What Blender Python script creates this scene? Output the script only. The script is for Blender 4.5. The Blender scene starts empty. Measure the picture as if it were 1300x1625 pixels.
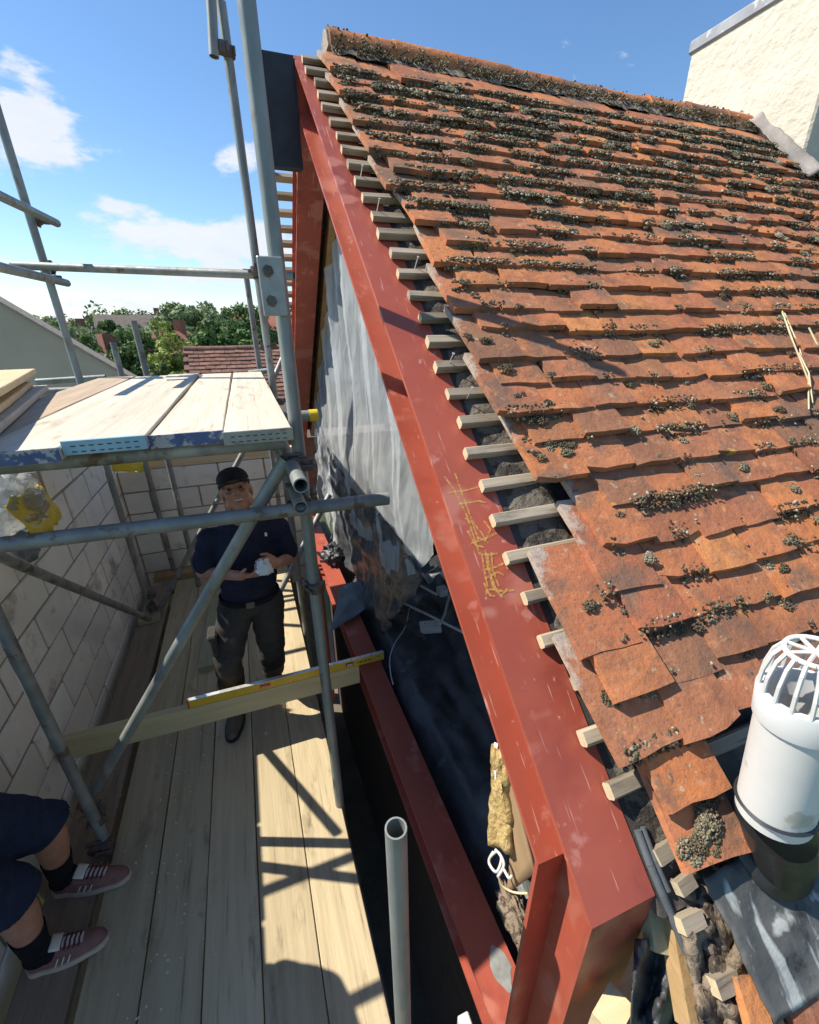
import bpy, bmesh, math, random
import numpy as np
from mathutils import Vector, Matrix, noise as mnoise
R = math.radians
random.seed(7)
scene = bpy.context.scene
col = scene.collection

# ---------------------------------------------------------------- camera
F, YAW, PIT, ROL, CY = 690.8, .34601, .42528, -.011175, 838.7      # fitted to the 1300 x 1625 photograph
HCAM = 2.36                                                         # phone height above the working deck (z = 0)
fv = np.array([math.sin(YAW)*math.cos(PIT), math.cos(YAW)*math.cos(PIT), -math.sin(PIT)])
rv = np.array([math.cos(YAW), -math.sin(YAW), 0.0]); uv = np.cross(rv, fv)
rv = rv*math.cos(ROL) + uv*math.sin(ROL); uv = np.cross(rv, fv)
CAM = np.array([0, 0, HCAM])
cd = bpy.data.cameras.new('camera'); cam = bpy.data.objects.new('camera', cd); col.objects.link(cam)
cd.sensor_fit = 'HORIZONTAL'; cd.sensor_width = 36; cd.lens = 36*F/1300
cd.shift_y = (CY-812.5)/1300; cd.clip_start = .02; cd.clip_end = 3000
cam.matrix_world = Matrix(((rv[0], uv[0], -fv[0], 0), (rv[1], uv[1], -fv[1], 0), (rv[2], uv[2], -fv[2], HCAM), (0, 0, 0, 1)))
scene.camera = cam

# ---------------------------------------------------------------- world, sun, exposure
SUN = Vector((-.74, .37, 1.0)).normalized()                         # towards the sun
world = bpy.data.worlds.new('World'); scene.world = world; world.use_nodes = True
def build_world():
    nt = world.node_tree; N = nt.nodes; L = nt.links; N.clear()
    out = N.new('ShaderNodeOutputWorld'); bg = N.new('ShaderNodeBackground'); L.new(bg.outputs[0], out.inputs[0])
    sky = N.new('ShaderNodeTexSky'); sky.sky_type = 'NISHITA'; sky.sun_disc = False
    sky.sun_elevation = math.asin(SUN.z); sky.sun_rotation = math.atan2(SUN.x, SUN.y)
    sky.altitude = 80; sky.air_density = 1.0; sky.dust_density = .15; sky.ozone_density = 3.0
    bg.inputs[1].default_value = .15
    tc = N.new('ShaderNodeTexCoord'); sep = N.new('ShaderNodeSeparateXYZ'); L.new(tc.outputs['Generated'], sep.inputs[0])
    def m(op, a, b=None, c=None):
        n = N.new('ShaderNodeMath'); n.operation = op
        for i, v in enumerate((a, b, c)):
            if v is None: continue
            if isinstance(v, (int, float)): n.inputs[i].default_value = v
            else: L.new(v, n.inputs[i])
        return n.outputs[0]
    az = m('ARCTAN2', sep.outputs[0], sep.outputs[1]); el = m('ARCSINE', sep.outputs[2])
    cmb = N.new('ShaderNodeCombineXYZ'); L.new(az, cmb.inputs[0]); L.new(m('MULTIPLY', el, 2.3), cmb.inputs[1])
    def fbm(scale, off, detail=8, rough=.58):
        mp = N.new('ShaderNodeMapping'); mp.inputs['Location'].default_value = off; L.new(cmb.outputs[0], mp.inputs[0])
        n = N.new('ShaderNodeTexNoise'); n.inputs['Scale'].default_value = scale
        n.inputs['Detail'].default_value = detail; n.inputs['Roughness'].default_value = rough; L.new(mp.outputs[0], n.inputs[0]); return n.outputs[0]
    base = fbm(6.5, (0, 0, 0)); fine = fbm(26, (3, 1, 0), 6)
    dens = m('ADD', base, m('MULTIPLY', m('SUBTRACT', fine, .5), .42))
    # fair-weather cumulus: individual clouds (azimuth, elevation, half widths, weight) and a low bank all round
    for a, e, wa, we, k in ((-13.5, 16.3, 5.0, 3.2, .46), (-13.8, 19.6, 1.6, .9, .2), (-8.4, 11.0, 2.4, .8, .32), (-3.5, 8.7, 7.0, 1.7, .46), (4.5, 8.8, 6, 1.9, .42), (-4, 5.6, 9, 1.0, .22), (3.4, 15.6, 2.8, 1.7, .42),
                            (-6.5, 12.8, .9, .4, .12), (35, 22.9, 1.1, .7, .2), (26.5, 25.4, 3, .8, .10), (-40, 14, 12, 3, .35), (60, 15, 10, 3, .3), (110, 20, 14, 4, .3), (-120, 18, 14, 4, .3), (170, 22, 16, 4, .3)):
        da = m('DIVIDE', m('SUBTRACT', az, R(a)), R(wa)); de = m('DIVIDE', m('SUBTRACT', el, R(e)), R(we))
        g = m('EXPONENT', m('MULTIPLY', m('ADD', m('MULTIPLY', da, da), m('MULTIPLY', de, de)), -1.0))
        dens = m('ADD', dens, m('MULTIPLY', g, k))
    low = m('DIVIDE', m('SUBTRACT', el, R(2.6)), R(3.4)); low = m('EXPONENT', m('MULTIPLY', m('MULTIPLY', low, low), -1.0))
    dens = m('ADD', dens, m('MULTIPLY', low, .22))
    mr = N.new('ShaderNodeMapRange'); mr.interpolation_type = 'SMOOTHSTEP'; L.new(dens, mr.inputs[0])
    mr.inputs[1].default_value = .67; mr.inputs[2].default_value = .86; mr.inputs[3].default_value = 0; mr.inputs[4].default_value = .92
    sh = fbm(11, (1.3, .4, 2)); mc = N.new('ShaderNodeMix'); mc.data_type = 'RGBA'
    L.new(m('MULTIPLY', m('SUBTRACT', dens, .8), 1.6), mc.inputs[0]); L.new(sh, mc.inputs[0])
    mc.inputs[6].default_value = (3.1, 3.4, 3.9, 1); mc.inputs[7].default_value = (4.1, 4.12, 4.2, 1)
    mix = N.new('ShaderNodeMix'); mix.data_type = 'RGBA'; L.new(mr.outputs[0], mix.inputs[0]); hs = N.new('ShaderNodeHueSaturation'); hs.inputs['Saturation'].default_value = 1.12; hs.inputs['Value'].default_value = .74; L.new(sky.outputs[0], hs.inputs['Color']); L.new(hs.outputs[0], mix.inputs[6]); L.new(mc.outputs[2], mix.inputs[7])
    L.new(mix.outputs[2], bg.inputs[0])
build_world()
sd = bpy.data.lights.new('sun', 'SUN'); sd.energy = 4.7; sd.angle = R(.5); sd.color = (1, .925, .79)
so = bpy.data.objects.new('sun', sd); col.objects.link(so); so.rotation_euler = SUN.to_track_quat('Z', 'Y').to_euler()
scene.view_settings.view_transform = 'Standard'; scene.view_settings.look = 'None'
scene.view_settings.exposure = .72; scene.view_settings.gamma = 1; scene.view_settings.use_curve_mapping = False
scene.render.engine = 'CYCLES'

# ---------------------------------------------------------------- pixel helpers (1300 x 1625 photograph)
def ray(x, y): return (x-650)/F*rv - (y-CY)/F*uv + fv
def onz(x, y, z): d = ray(x, y); return Vector(CAM + d*(z-HCAM)/d[2])
def onx(x, y, X): d = ray(x, y); return Vector(CAM + d*X/d[0])
def ony(x, y, Y): d = ray(x, y); return Vector(CAM + d*Y/d[1])
def proj(p):
    q = np.array(p, float)-CAM; z = q@fv
    return 650+F*(q@rv)/z, CY-F*(q@uv)/z, z
# roof frame: u = x, t = distance down the near slope from the ridge, h = height over the top of the steel
RY, RZ, SL = 2.72, 3.517, R(41.18)
CS, SN = math.cos(SL), math.sin(SL)
def rp(u, t, h=0): return Vector((u, RY - t*CS - h*SN, RZ - t*SN + h*CS))
def rpf(u, t, h=0): return Vector((u, RY + t*CS + h*SN, RZ - t*SN + h*CS))     # far slope
RN = np.array([0, -SN, CS])
def onroof(x, y, h=0):
    d = ray(x, y); c = RN@np.array([0, RY, RZ]) + h
    return Vector(CAM + d*(c-RN@CAM)/(RN@d))
ROT = Matrix(((1, 0, 0), (0, CS, -SN), (0, SN, CS))).to_4x4()                 # local y = up the slope, local z = out of the roof

# ---------------------------------------------------------------- mesh helpers
class MB:
    def __init__(s): s.v = []; s.f = []
    def add(s, vs, fs):
        o = len(s.v); s.v += [tuple(v) for v in vs]; s.f += [tuple(i+o for i in f) for f in fs]; return s
    def box(s, c, d, m=None):
        x, y, z = d[0]/2, d[1]/2, d[2]/2
        vs = [Vector((sx*x, sy*y, sz*z)) for sz in (-1, 1) for sy in (-1, 1) for sx in (-1, 1)]
        if m: vs = [m @ v for v in vs]
        return s.add([v+Vector(c) for v in vs], [(0, 2, 3, 1), (4, 5, 7, 6), (0, 1, 5, 4), (2, 6, 7, 3), (0, 4, 6, 2), (1, 3, 7, 5)])
    def bbox(s, a, b): return s.box([(p+q)/2 for p, q in zip(a, b)], [abs(q-p) for p, q in zip(a, b)])
    def cbox(s, a, b, e=.003):          # box with chamfered edges
        a = Vector(a); b = Vector(b); c = (a+b)/2; d = (b-a)/2
        vs = []; idx = {}
        for ax in range(3):
            for sx in (-1, 1):
                for sy in (-1, 1):
                    for sz in (-1, 1):
                        p = [sx*(d.x-e), sy*(d.y-e), sz*(d.z-e)]; p[ax] = (sx, sy, sz)[ax]*d[ax]
                        idx[ax, sx, sy, sz] = len(vs); vs.append(c+Vector(p))
        I = lambda ax, p: idx[(ax,)+tuple(p)]
        fs = []
        for ax in range(3):
            o = [i for i in range(3) if i != ax]
            for sg in (-1, 1):
                q = []
                for (p, r) in ((-1, -1), (1, -1), (1, 1), (-1, 1)):
                    k = [0, 0, 0]; k[ax] = sg; k[o[0]] = p; k[o[1]] = r; q.append(I(ax, k))
                fs.append(q)
        for ax in range(3):              # edges along ax
            o = [i for i in range(3) if i != ax]
            for p in (-1, 1):
                for r in (-1, 1):
                    k0 = [0, 0, 0]; k0[ax] = -1; k0[o[0]] = p; k0[o[1]] = r; k1 = list(k0); k1[ax] = 1
                    fs.append((I(o[0], k0), I(o[1], k0), I(o[1], k1), I(o[0], k1)))
        for sx in (-1, 1):
            for sy in (-1, 1):
                for sz in (-1, 1): fs.append([I(a_, (sx, sy, sz)) for a_ in range(3)])
        return s.add(vs, fs)
    def tube(s, p, q, r, n=14, r2=None, hollow=0, cap=True):
        p = Vector(p); q = Vector(q); d = (q-p).normalized(); r2 = r if r2 is None else r2
        a = d.orthogonal().normalized(); b = d.cross(a)
        ring = lambda c, rr: [c + a*math.cos(2*math.pi*i/n)*rr + b*math.sin(2*math.pi*i/n)*rr for i in range(n)]
        if hollow:
            vs = ring(p, r)+ring(q, r2)+ring(p, r-hollow)+ring(q, r2-hollow); fs = []
            for i in range(n):
                j = (i+1) % n
                fs += [(i, j, n+j, n+i), (2*n+j, 2*n+i, 3*n+i, 3*n+j), (n+i, n+j, 3*n+j, 3*n+i), (j, i, 2*n+i, 2*n+j)]
            return s.add(vs, fs)
        vs = ring(p, r)+ring(q, r2); fs = [(i, (i+1) % n, n+(i+1) % n, n+i) for i in range(n)]
        if cap: fs += [tuple(range(n-1, -1, -1)), tuple(range(n, 2*n))]
        return s.add(vs, fs)
    def path(s, pts, r, n=8):
        for a, b in zip(pts, pts[1:]): s.tube(a, b, r, n)
        return s
    def prism(s, poly, x0, x1):          # polygon of (y, z) extruded along x
        n = len(poly); vs = [(x0, y, z) for y, z in poly]+[(x1, y, z) for y, z in poly]
        return s.add(vs, [tuple(range(n)), tuple(range(2*n-1, n-1, -1))]+[(i, n+i, n+(i+1) % n, (i+1) % n) for i in range(n)])
    def lathe(s, prof, c, m=None, n=24):
        vs = []; fs = []; k = len(prof)
        for i in range(n):
            a = 2*math.pi*i/n
            for r, z in prof: vs.append(Vector((r*math.cos(a), r*math.sin(a), z)))
        if m: vs = [m @ v for v in vs]
        vs = [v+Vector(c) for v in vs]
        for i in range(n):
            j = (i+1) % n
            for q in range(k-1): fs.append((i*k+q, j*k+q, j*k+q+1, i*k+q+1))
        return s.add(vs, fs)
    def grid(s, fn, nu, nv):
        vs = [fn(i/nu, j/nv) for j in range(nv+1) for i in range(nu+1)]
        return s.add(vs, [(j*(nu+1)+i, j*(nu+1)+i+1, (j+1)*(nu+1)+i+1, (j+1)*(nu+1)+i) for j in range(nv) for i in range(nu)])
    def mesh(s, name, fix=True):
        me = bpy.data.meshes.new(name); me.from_pydata(s.v, [], s.f); me.validate()
        if fix:
            bm = bmesh.new(); bm.from_mesh(me); bmesh.ops.recalc_face_normals(bm, faces=bm.faces); bm.to_mesh(me); bm.free()
        return me
    def build(s, name, mat, parent=None, smooth=False, solid=0, loc=None, **kw):
        me = s.mesh(name, fix=not kw.get('open'))
        if loc is not None:
            me.transform(Matrix.Translation(-Vector(loc)))
        o = obj(name, me, mat, parent, smooth)
        if loc is not None: o.location = loc
        if solid:
            md = o.modifiers.new('thickness', 'SOLIDIFY'); md.thickness = solid; md.offset = 0
        return o
def obj(name, me, mat, parent=None, smooth=False):
    o = bpy.data.objects.new(name, me); col.objects.link(o)
    if mat is not None and not me.materials: me.materials.append(MAT[mat] if isinstance(mat, str) else mat)
    if parent: o.parent = parent
    if smooth:
        me.polygons.foreach_set('use_smooth', [True]*len(me.polygons))
        if smooth != True: me.set_sharp_from_angle(angle=R(smooth))
    return o
def tag(o, label=None, cat=None, group=None, kind=None):
    if label: o['label'] = label
    if cat: o['category'] = cat
    if group: o['group'] = group
    if kind: o['kind'] = kind
    return o
def thing(name, label, cat, group=None, loc=(0, 0, 0)):
    o = bpy.data.objects.new(name, None); o.empty_display_size = .1; col.objects.link(o); o.location = loc
    return tag(o, label, cat, group)
def nz(p, s=1.0, k=3): return mnoise.fractal(Vector(p)*s, 1.0, 2.0, k)

# ---------------------------------------------------------------- materials
MAT = {}
def mat(name, c1, c2=None, scale=6, stretch=(1, 1, 1), rough=.6, rvar=.15, metal=0, bump=.15, bscale=None, c3=None, s3=30, t3=.62, rnd=0, coord='Object', detail=8, spec=.5, sheen=0, dist=.002, c4=None, s4=3, t4=.6):
    m = bpy.data.materials.new(name); m.use_nodes = True; nt = m.node_tree; N = nt.nodes; L = nt.links
    b = N['Principled BSDF']; MAT[name] = m
    b.inputs['Specular IOR Level'].default_value = spec; b.inputs['Metallic'].default_value = metal
    tc = N.new('ShaderNodeTexCoord'); oi = N.new('ShaderNodeObjectInfo')
    vm = N.new('ShaderNodeVectorMath'); vm.operation = 'MULTIPLY'; L.new(tc.outputs[coord], vm.inputs[0]); vm.inputs[1].default_value = stretch
    va = N.new('ShaderNodeVectorMath'); va.operation = 'MULTIPLY_ADD'; L.new(oi.outputs['Random'], va.inputs[0]); va.inputs[1].default_value = (17, 23, 31); L.new(vm.outputs[0], va.inputs[2])
    def noise(sc, d=detail):
        n = N.new('ShaderNodeTexNoise'); n.inputs['Scale'].default_value = sc; n.inputs['Detail'].default_value = d; n.inputs['Roughness'].default_value = .6; L.new(va.outputs[0], n.inputs[0]); return n.outputs[0]
    def ramp(v, a, bb):
        r = N.new('ShaderNodeMapRange'); r.interpolation_type = 'SMOOTHSTEP'; L.new(v, r.inputs[0]); r.inputs[1].default_value = a; r.inputs[2].default_value = bb; return r.outputs[0]
    def mix(f, A, B):
        x = N.new('ShaderNodeMix'); x.data_type = 'RGBA'
        if hasattr(f, 'links'): L.new(f, x.inputs[0])
        else: x.inputs[0].default_value = f
        for s_, v in ((6, A), (7, B)):
            if hasattr(v, 'links'): L.new(v, x.inputs[s_])
            else: x.inputs[s_].default_value = (*v, 1)
        return x.outputs[2]
    n1 = noise(scale)
    c = mix(ramp(n1, .3, .7), c1, c2 or c1)
    if c3: c = mix(ramp(noise(s3), t3, t3+.08), c, c3)
    if c4: c = mix(ramp(noise(s4), t4, t4+.12), c, c4)
    if rnd:
        h = N.new('ShaderNodeHueSaturation'); L.new(c, h.inputs['Color'])
        r = N.new('ShaderNodeMapRange'); L.new(oi.outputs['Random'], r.inputs[0]); r.inputs[3].default_value = 1-rnd; r.inputs[4].default_value = 1+rnd; L.new(r.outputs[0], h.inputs['Value']); c = h.outputs[0]
    L.new(c, b.inputs['Base Color'])
    r = N.new('ShaderNodeMapRange'); L.new(noise(scale*2.3), r.inputs[0]); r.inputs[1].default_value = .3; r.inputs[2].default_value = .7; r.inputs[3].default_value = max(.02, rough-rvar); r.inputs[4].default_value = min(1, rough+rvar); L.new(r.outputs[0], b.inputs['Roughness'])
    if bump:
        bn = N.new('ShaderNodeBump'); bn.inputs['Strength'].default_value = bump; bn.inputs['Distance'].default_value = dist*5
        L.new(noise(bscale or scale*3), bn.inputs['Height']); L.new(bn.outputs[0], b.inputs['Normal'])
    return m
def wood(name, c1, c2, dark, axis=1, ring=60, rnd=.18, stain=None, rough=.75, st=.6):
    st_ = [14, 14, 14]; st_[axis] = .9
    m = mat(name, c1, c2, scale=1.6, stretch=st_, rough=rough, rvar=.1, bump=.35, bscale=5, rnd=rnd, spec=.25, dist=.0012)
    nt = m.node_tree; N = nt.nodes; L = nt.links; b = N['Principled BSDF']
    src = b.inputs['Base Color'].links[0].from_socket
    tc = N.new('ShaderNodeTexCoord'); oi = N.new('ShaderNodeObjectInfo')
    def chain(s, sc, lo, hi, colr, src):
        vm = N.new('ShaderNodeVectorMath'); vm.operation = 'MULTIPLY'; L.new(tc.outputs['Object'], vm.inputs[0]); vm.inputs[1].default_value = s
        va = N.new('ShaderNodeVectorMath'); va.operation = 'MULTIPLY_ADD'; L.new(oi.outputs['Random'], va.inputs[0]); va.inputs[1].default_value = (41, 13, 57); L.new(vm.outputs[0], va.inputs[2])
        n = N.new('ShaderNodeTexNoise'); n.inputs['Scale'].default_value = sc; n.inputs['Detail'].default_value = 7; n.inputs['Roughness'].default_value = .68; L.new(va.outputs[0], n.inputs[0])
        r = N.new('ShaderNodeMapRange'); r.interpolation_type = 'SMOOTHSTEP'; L.new(n.outputs[0], r.inputs[0]); r.inputs[1].default_value = lo; r.inputs[2].default_value = hi
        x = N.new('ShaderNodeMix'); x.data_type = 'RGBA'; L.new(r.outputs[0], x.inputs[0]); L.new(src, x.inputs[6]); x.inputs[7].default_value = (*colr, 1); return x.outputs[2]
    fine = [70, 70, 70]; fine[axis] = 2.2
    src = chain(fine, 1.0, .56, .74, dark, src)                       # grain streaks
    st2 = [5, 5, 5]; st2[axis] = 1.6
    src = chain(st2, 1.3, st-.02, st+.2, [d*.8 for d in dark], src)    # blotches of dirt
    kn = [9, 9, 9]; kn[axis] = 4.5
    src = chain(kn, 1.0, .72, .78, [d*.5 for d in dark], src)         # knots
    if stain: src = chain([3, 3, 3], 1.0, .6, .66, stain, src)
    L.new(src, b.inputs['Base Color'])
    return m

mat('red_oxide', (.31, .066, .040), (.37, .080, .047), scale=3, rough=.46, rvar=.12, bump=.04, c3=(.43, .14, .10), s3=9, t3=.62, c4=(.22, .042, .03), s4=2.2, t4=.58, dist=.0006)
mat('red_scuffed', (.33, .072, .043), (.385, .088, .052), scale=4, rough=.45, rvar=.14, bump=.04, c3=(.46, .17, .13), s3=11, t3=.615, c4=(.25, .048, .034), s4=1.7, t4=.56, dist=.0006)
def scratches(name, s1, sc, lo, colr):
    m = MAT[name]; N = m.node_tree.nodes; L = m.node_tree.links; b = N['Principled BSDF']; src = b.inputs['Base Color'].links[0].from_socket
    tc = N.new('ShaderNodeTexCoord'); mp = N.new('ShaderNodeMapping'); mp.inputs['Rotation'].default_value = (R(49), 0, R(3)); mp.inputs['Scale'].default_value = s1; L.new(tc.outputs['Object'], mp.inputs[0])
    n = N.new('ShaderNodeTexNoise'); n.inputs['Scale'].default_value = sc; n.inputs['Detail'].default_value = 3; L.new(mp.outputs[0], n.inputs[0])
    r = N.new('ShaderNodeMapRange'); L.new(n.outputs[0], r.inputs[0]); r.inputs[1].default_value = lo; r.inputs[2].default_value = lo+.06
    x = N.new('ShaderNodeMix'); x.data_type = 'RGBA'; L.new(r.outputs[0], x.inputs[0]); L.new(src, x.inputs[6]); x.inputs[7].default_value = (*colr, 1); L.new(x.outputs[2], b.inputs['Base Color'])
scratches('red_scuffed', (140, 9, 9), 1, .66, (.52, .25, .20)); scratches('red_scuffed', (45, 45, 6), 1.1, .70, (.50, .24, .19)); scratches('red_scuffed', (4, 9, 3), 1, .60, (.43, .15, .105)); scratches('red_scuffed', (60, 60, 60), 1, .76, (.56, .40, .34)); scratches('red_oxide', (70, 12, 12), 1, .70, (.46, .20, .15)); scratches('red_oxide', (5, 5, 2.5), 1, .60, (.40, .13, .085)); scratches('red_oxide', (8, 8, 2), 1, .66, (.20, .05, .03))
mat('black_steel', (.012, .017, .024), (.022, .028, .036), scale=9, rough=.55, bump=.05)
mat('galv', (.20, .22, .21), (.31, .33, .315), scale=9, stretch=(1, 1, .35), rough=.52, rvar=.12, metal=.4, bump=.08, c3=(.22, .19, .155), s3=14, t3=.57, c4=(.42, .42, .39), s4=5, t4=.62, coord='Object')
mat('galv_dull', (.18, .19, .18), (.28, .29, .275), scale=8, rough=.6, rvar=.12, metal=.3, bump=.08, c3=(.15, .105, .075), s3=11, t3=.56, c4=(.40, .40, .38), s4=4, t4=.60)
mat('coupler', (.10, .085, .075), (.17, .15, .13), scale=30, rough=.6, metal=.5, bump=.2, c3=(.20, .09, .05), s3=22, t3=.56)
mat('plate_galv', (.28, .29, .28), (.36, .37, .35), scale=14, rough=.45, metal=.5, bump=.1, c3=(.26, .20, .15), s3=20, t3=.6)
wood('deck_wood', (.46, .37, .23), (.57, .47, .30), (.22, .165, .095), stain=(.36, .29, .185), st=.57)
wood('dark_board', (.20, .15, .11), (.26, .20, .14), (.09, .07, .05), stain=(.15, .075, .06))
wood('platform_wood', (.50, .45, .36), (.60, .545, .45), (.31, .26, .195), rnd=.08, st=.58)
wood('platform_brown', (.37, .28, .20), (.46, .36, .26), (.25, .18, .12), rnd=.05)
wood('treated', (.48, .41, .23), (.56, .48, .28), (.32, .26, .13), axis=0, rnd=.08, st=.66)
wood('treated_y', (.32, .31, .19), (.40, .37, .24), (.20, .18, .10), axis=1, rnd=.08, st=.66)
wood('batten_wood', (.27, .225, .17), (.40, .335, .25), (.11, .09, .07), axis=0, rnd=.28, st=.52)
wood('old_timber', (.36, .23, .11), (.47, .32, .16), (.20, .11, .05), axis=1, rnd=.15)
wood('pale_timber', (.55, .43, .25), (.63, .50, .31), (.42, .30, .16), axis=0, rnd=.1, st=.68)
mat('cut_end', (.50, .40, .25), (.60, .49, .32), scale=40, rough=.8, bump=.2)
mat('block', (.76, .715, .63), (.82, .775, .69), scale=7, rough=.92, rvar=.05, bump=.5, bscale=60, c3=(.62, .56, .47), s3=5, t3=.60, rnd=.10, spec=.2, dist=.001, c4=(.44, .36, .29), s4=2.0, t4=.62)
mat('mortar', (.30, .255, .20), (.38, .33, .27), scale=20, rough=.95, bump=.6, bscale=50, spec=.2, dist=.003)
mat('render_wall', (.44, .40, .30), (.50, .455, .35), scale=1.2, rough=.95, bump=.15, bscale=60, spec=.2, c3=(.31, .29, .25), s3=2, t3=.58)
mat('chimney_render', (.58, .545, .45), (.66, .62, .525), scale=5, rough=.9, bump=.5, bscale=22, spec=.25, dist=.006, c3=(.58, .54, .45), s3=3.4, t3=.60)
mat('lead', (.26, .275, .30), (.34, .36, .385), scale=7, rough=.5, rvar=.12, bump=.15, c3=(.55, .54, .52), s3=9, t3=.58)
mat('shaded_brick', (.050, .034, .028), (.075, .05, .04), scale=9, rough=.95, bump=.4)  # near-black brick, shade of the enclosed gap put into the colour
mat('old_lead', (.20, .18, .17), (.30, .27, .25), scale=9, rough=.75, bump=.3, c3=(.36, .34, .32), s3=12, t3=.6)
mat('brickwork', (.23, .09, .06), (.30, .13, .08), scale=9, rough=.9, bump=.4, c3=(.12, .07, .055), s3=6, t3=.55)
mat('felt', (.035, .033, .032), (.06, .055, .05), scale=12, rough=.9, bump=.5, c3=(.12, .10, .085), s3=7, t3=.57)
mat('slate_dust', (.20, .155, .11), (.29, .225, .16), scale=14, rough=.95, bump=.8, dist=.004, c3=(.07, .052, .04), s3=22, t3=.50)
mat('verge_gap_shade', (.10, .085, .068), (.16, .135, .105), scale=16, rough=.95, bump=.9, dist=.004, c3=(.04, .034, .028), s3=12, t3=.50)  # mortar tone darkened so the gaps between battens read as shaded
mat('membrane', (.045, .047, .050), (.075, .078, .082), scale=7, rough=.42, rvar=.14, bump=.35, bscale=14, dist=.006, c3=(.12, .125, .13), s3=6, t3=.62)
mat('lagging', (.07, .08, .09), (.11, .12, .13), scale=9, rough=.8, bump=.3)
mat('polythene_shade', (.045, .052, .060), (.10, .112, .124), scale=5, rough=.27, rvar=.12, bump=.5, bscale=9, dist=.008, c3=(.14, .145, .15), s3=4, t3=.60)  # dark grey carries the shade on the lower polythene
mat('grey_sheet', (.13, .16, .18), (.19, .225, .245), scale=5, rough=.55, bump=.25, c3=(.28, .30, .31), s3=9, t3=.62)
mat('white_plastic', (.60, .60, .585), (.67, .67, .655), scale=4, rough=.38, rvar=.1, bump=.03, c3=(.46, .44, .39), s3=11, t3=.60, c4=(.50, .48, .44), s4=3, t4=.62)
mat('pipe_grey', (.56, .57, .57), (.62, .63, .63), scale=5, rough=.35, bump=.02)
mat('black_rubber', (.016, .016, .018), (.03, .03, .032), scale=8, rough=.45, bump=.1, c3=(.07, .065, .06), s3=9, t3=.62)
mat('yellow_paint', (.62, .40, .03), (.70, .46, .045), scale=6, rough=.4, bump=.03, c3=(.40, .26, .06), s3=12, t3=.66)
mat('alu', (.66, .66, .64), (.74, .74, .72), scale=9, rough=.35, metal=.6, bump=.03)
mat('vial', (.75, .20, .16), (.70, .32, .25), scale=20, rough=.15, bump=0)
mat('black', (.012, .012, .013), scale=8, rough=.5, bump=.05)
mat('red_plastic', (.55, .04, .02), scale=8, rough=.4, bump=0)
mat('blue_plastic', (.02, .06, .25), scale=8, rough=.4, bump=0)
mat('saw_blade', (.22, .23, .24), (.30, .31, .32), scale=12, rough=.35, metal=.7, bump=.03)
mat('chalk_yellow', (.62, .38, .06), (.70, .48, .14), scale=60, rough=.95, bump=0)
def broken_alpha(name, sc, lo, hi):
    m = MAT[name]; N = m.node_tree.nodes; L = m.node_tree.links; geo = N.new('ShaderNodeNewGeometry'); n = N.new('ShaderNodeTexNoise'); n.inputs['Scale'].default_value = sc; n.inputs['Detail'].default_value = 4; L.new(geo.outputs['Position'], n.inputs[0])
    r = N.new('ShaderNodeMapRange'); L.new(n.outputs[0], r.inputs[0]); r.inputs[1].default_value = lo; r.inputs[2].default_value = hi; r.inputs[4].default_value = .62; L.new(r.outputs[0], N['Principled BSDF'].inputs['Alpha'])
broken_alpha('chalk_yellow', 110, .30, .62)
mat('blue_paint', (.06, .09, .20), (.10, .14, .27), scale=14, rough=.7, bump=.1, c3=(.40, .39, .38), s3=26, t3=.49)
mat('pale_blue', (.24, .42, .50), (.30, .48, .56), scale=10, rough=.5, bump=.05, c3=(.40, .50, .50), s3=18, t3=.66)
mat('yellow_film', (.72, .50, .015), (.78, .58, .04), scale=9, rough=.35, bump=.3)
mat('foam', (.50, .34, .12), (.60, .45, .20), scale=14, stretch=(1, 1, .5), rough=.9, bump=.9, dist=.006, c3=(.30, .16, .04), s3=7, t3=.55)
mat('plywood', (.30, .20, .11), (.36, .25, .14), scale=5, rough=.8, bump=.1)
mat('skin', (.38, .175, .115), (.47, .235, .16), scale=18, rough=.55, bump=.1, c3=(.38, .15, .10), s3=9, t3=.6)
mat('navy_cloth', (.014, .017, .036), (.022, .026, .05), scale=20, rough=.9, bump=.3, spec=.2)
mat('dark_cloth', (.040, .038, .036), (.055, .053, .052), scale=14, rough=.9, bump=.3, spec=.2, c3=(.09, .085, .08), s3=7, t3=.62)
mat('shorts_cloth', (.012, .02, .05), (.02, .032, .07), scale=20, rough=.9, bump=.3, spec=.2)
mat('black_cloth', (.010, .010, .013), (.016, .016, .02), scale=30, rough=.95, bump=.3, spec=.15)
mat('cap_cloth', (.018, .02, .028), (.03, .032, .042), scale=40, rough=.9, bump=.3, spec=.2)
mat('suede', (.20, .10, .085), (.27, .14, .115), scale=25, rough=.95, bump=.3, spec=.15)
mat('lace', (.12, .015, .03), (.16, .02, .04), scale=30, rough=.9, bump=.2)
mat('cream', (.62, .58, .48), (.68, .64, .54), scale=20, rough=.8, bump=.1)
mat('gum', (.50, .40, .30), (.56, .46, .36), scale=20, rough=.6, bump=.1)
mat('boot', (.10, .085, .06), (.16, .13, .09), scale=20, rough=.8, bump=.3)
mat('paper', (.75, .75, .78), (.80, .80, .83), scale=9, rough=.9, bump=.2)
mat('hair', (.30, .29, .28), (.42, .41, .40), scale=60, rough=.8, bump=.3)
mat('eye_shaded', (.02, .014, .01), scale=5, rough=.2, bump=0)  # whole eye dark, the socket's shade put into its colour
mat('teeth', (.7, .66, .58), scale=5, rough=.3, bump=0)
mat('lip', (.33, .10, .085), scale=20, rough=.5, bump=.05)
mat('soil', (.10, .085, .06), (.16, .13, .09), scale=4, rough=.95, bump=.5)
mat('grass_ground', (.055, .085, .025), (.09, .12, .04), scale=.4, rough=.95, bump=.3, coord='Object')
mat('straw', (.50, .40, .24), (.60, .49, .31), scale=20, rough=.8, bump=.1)
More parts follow.
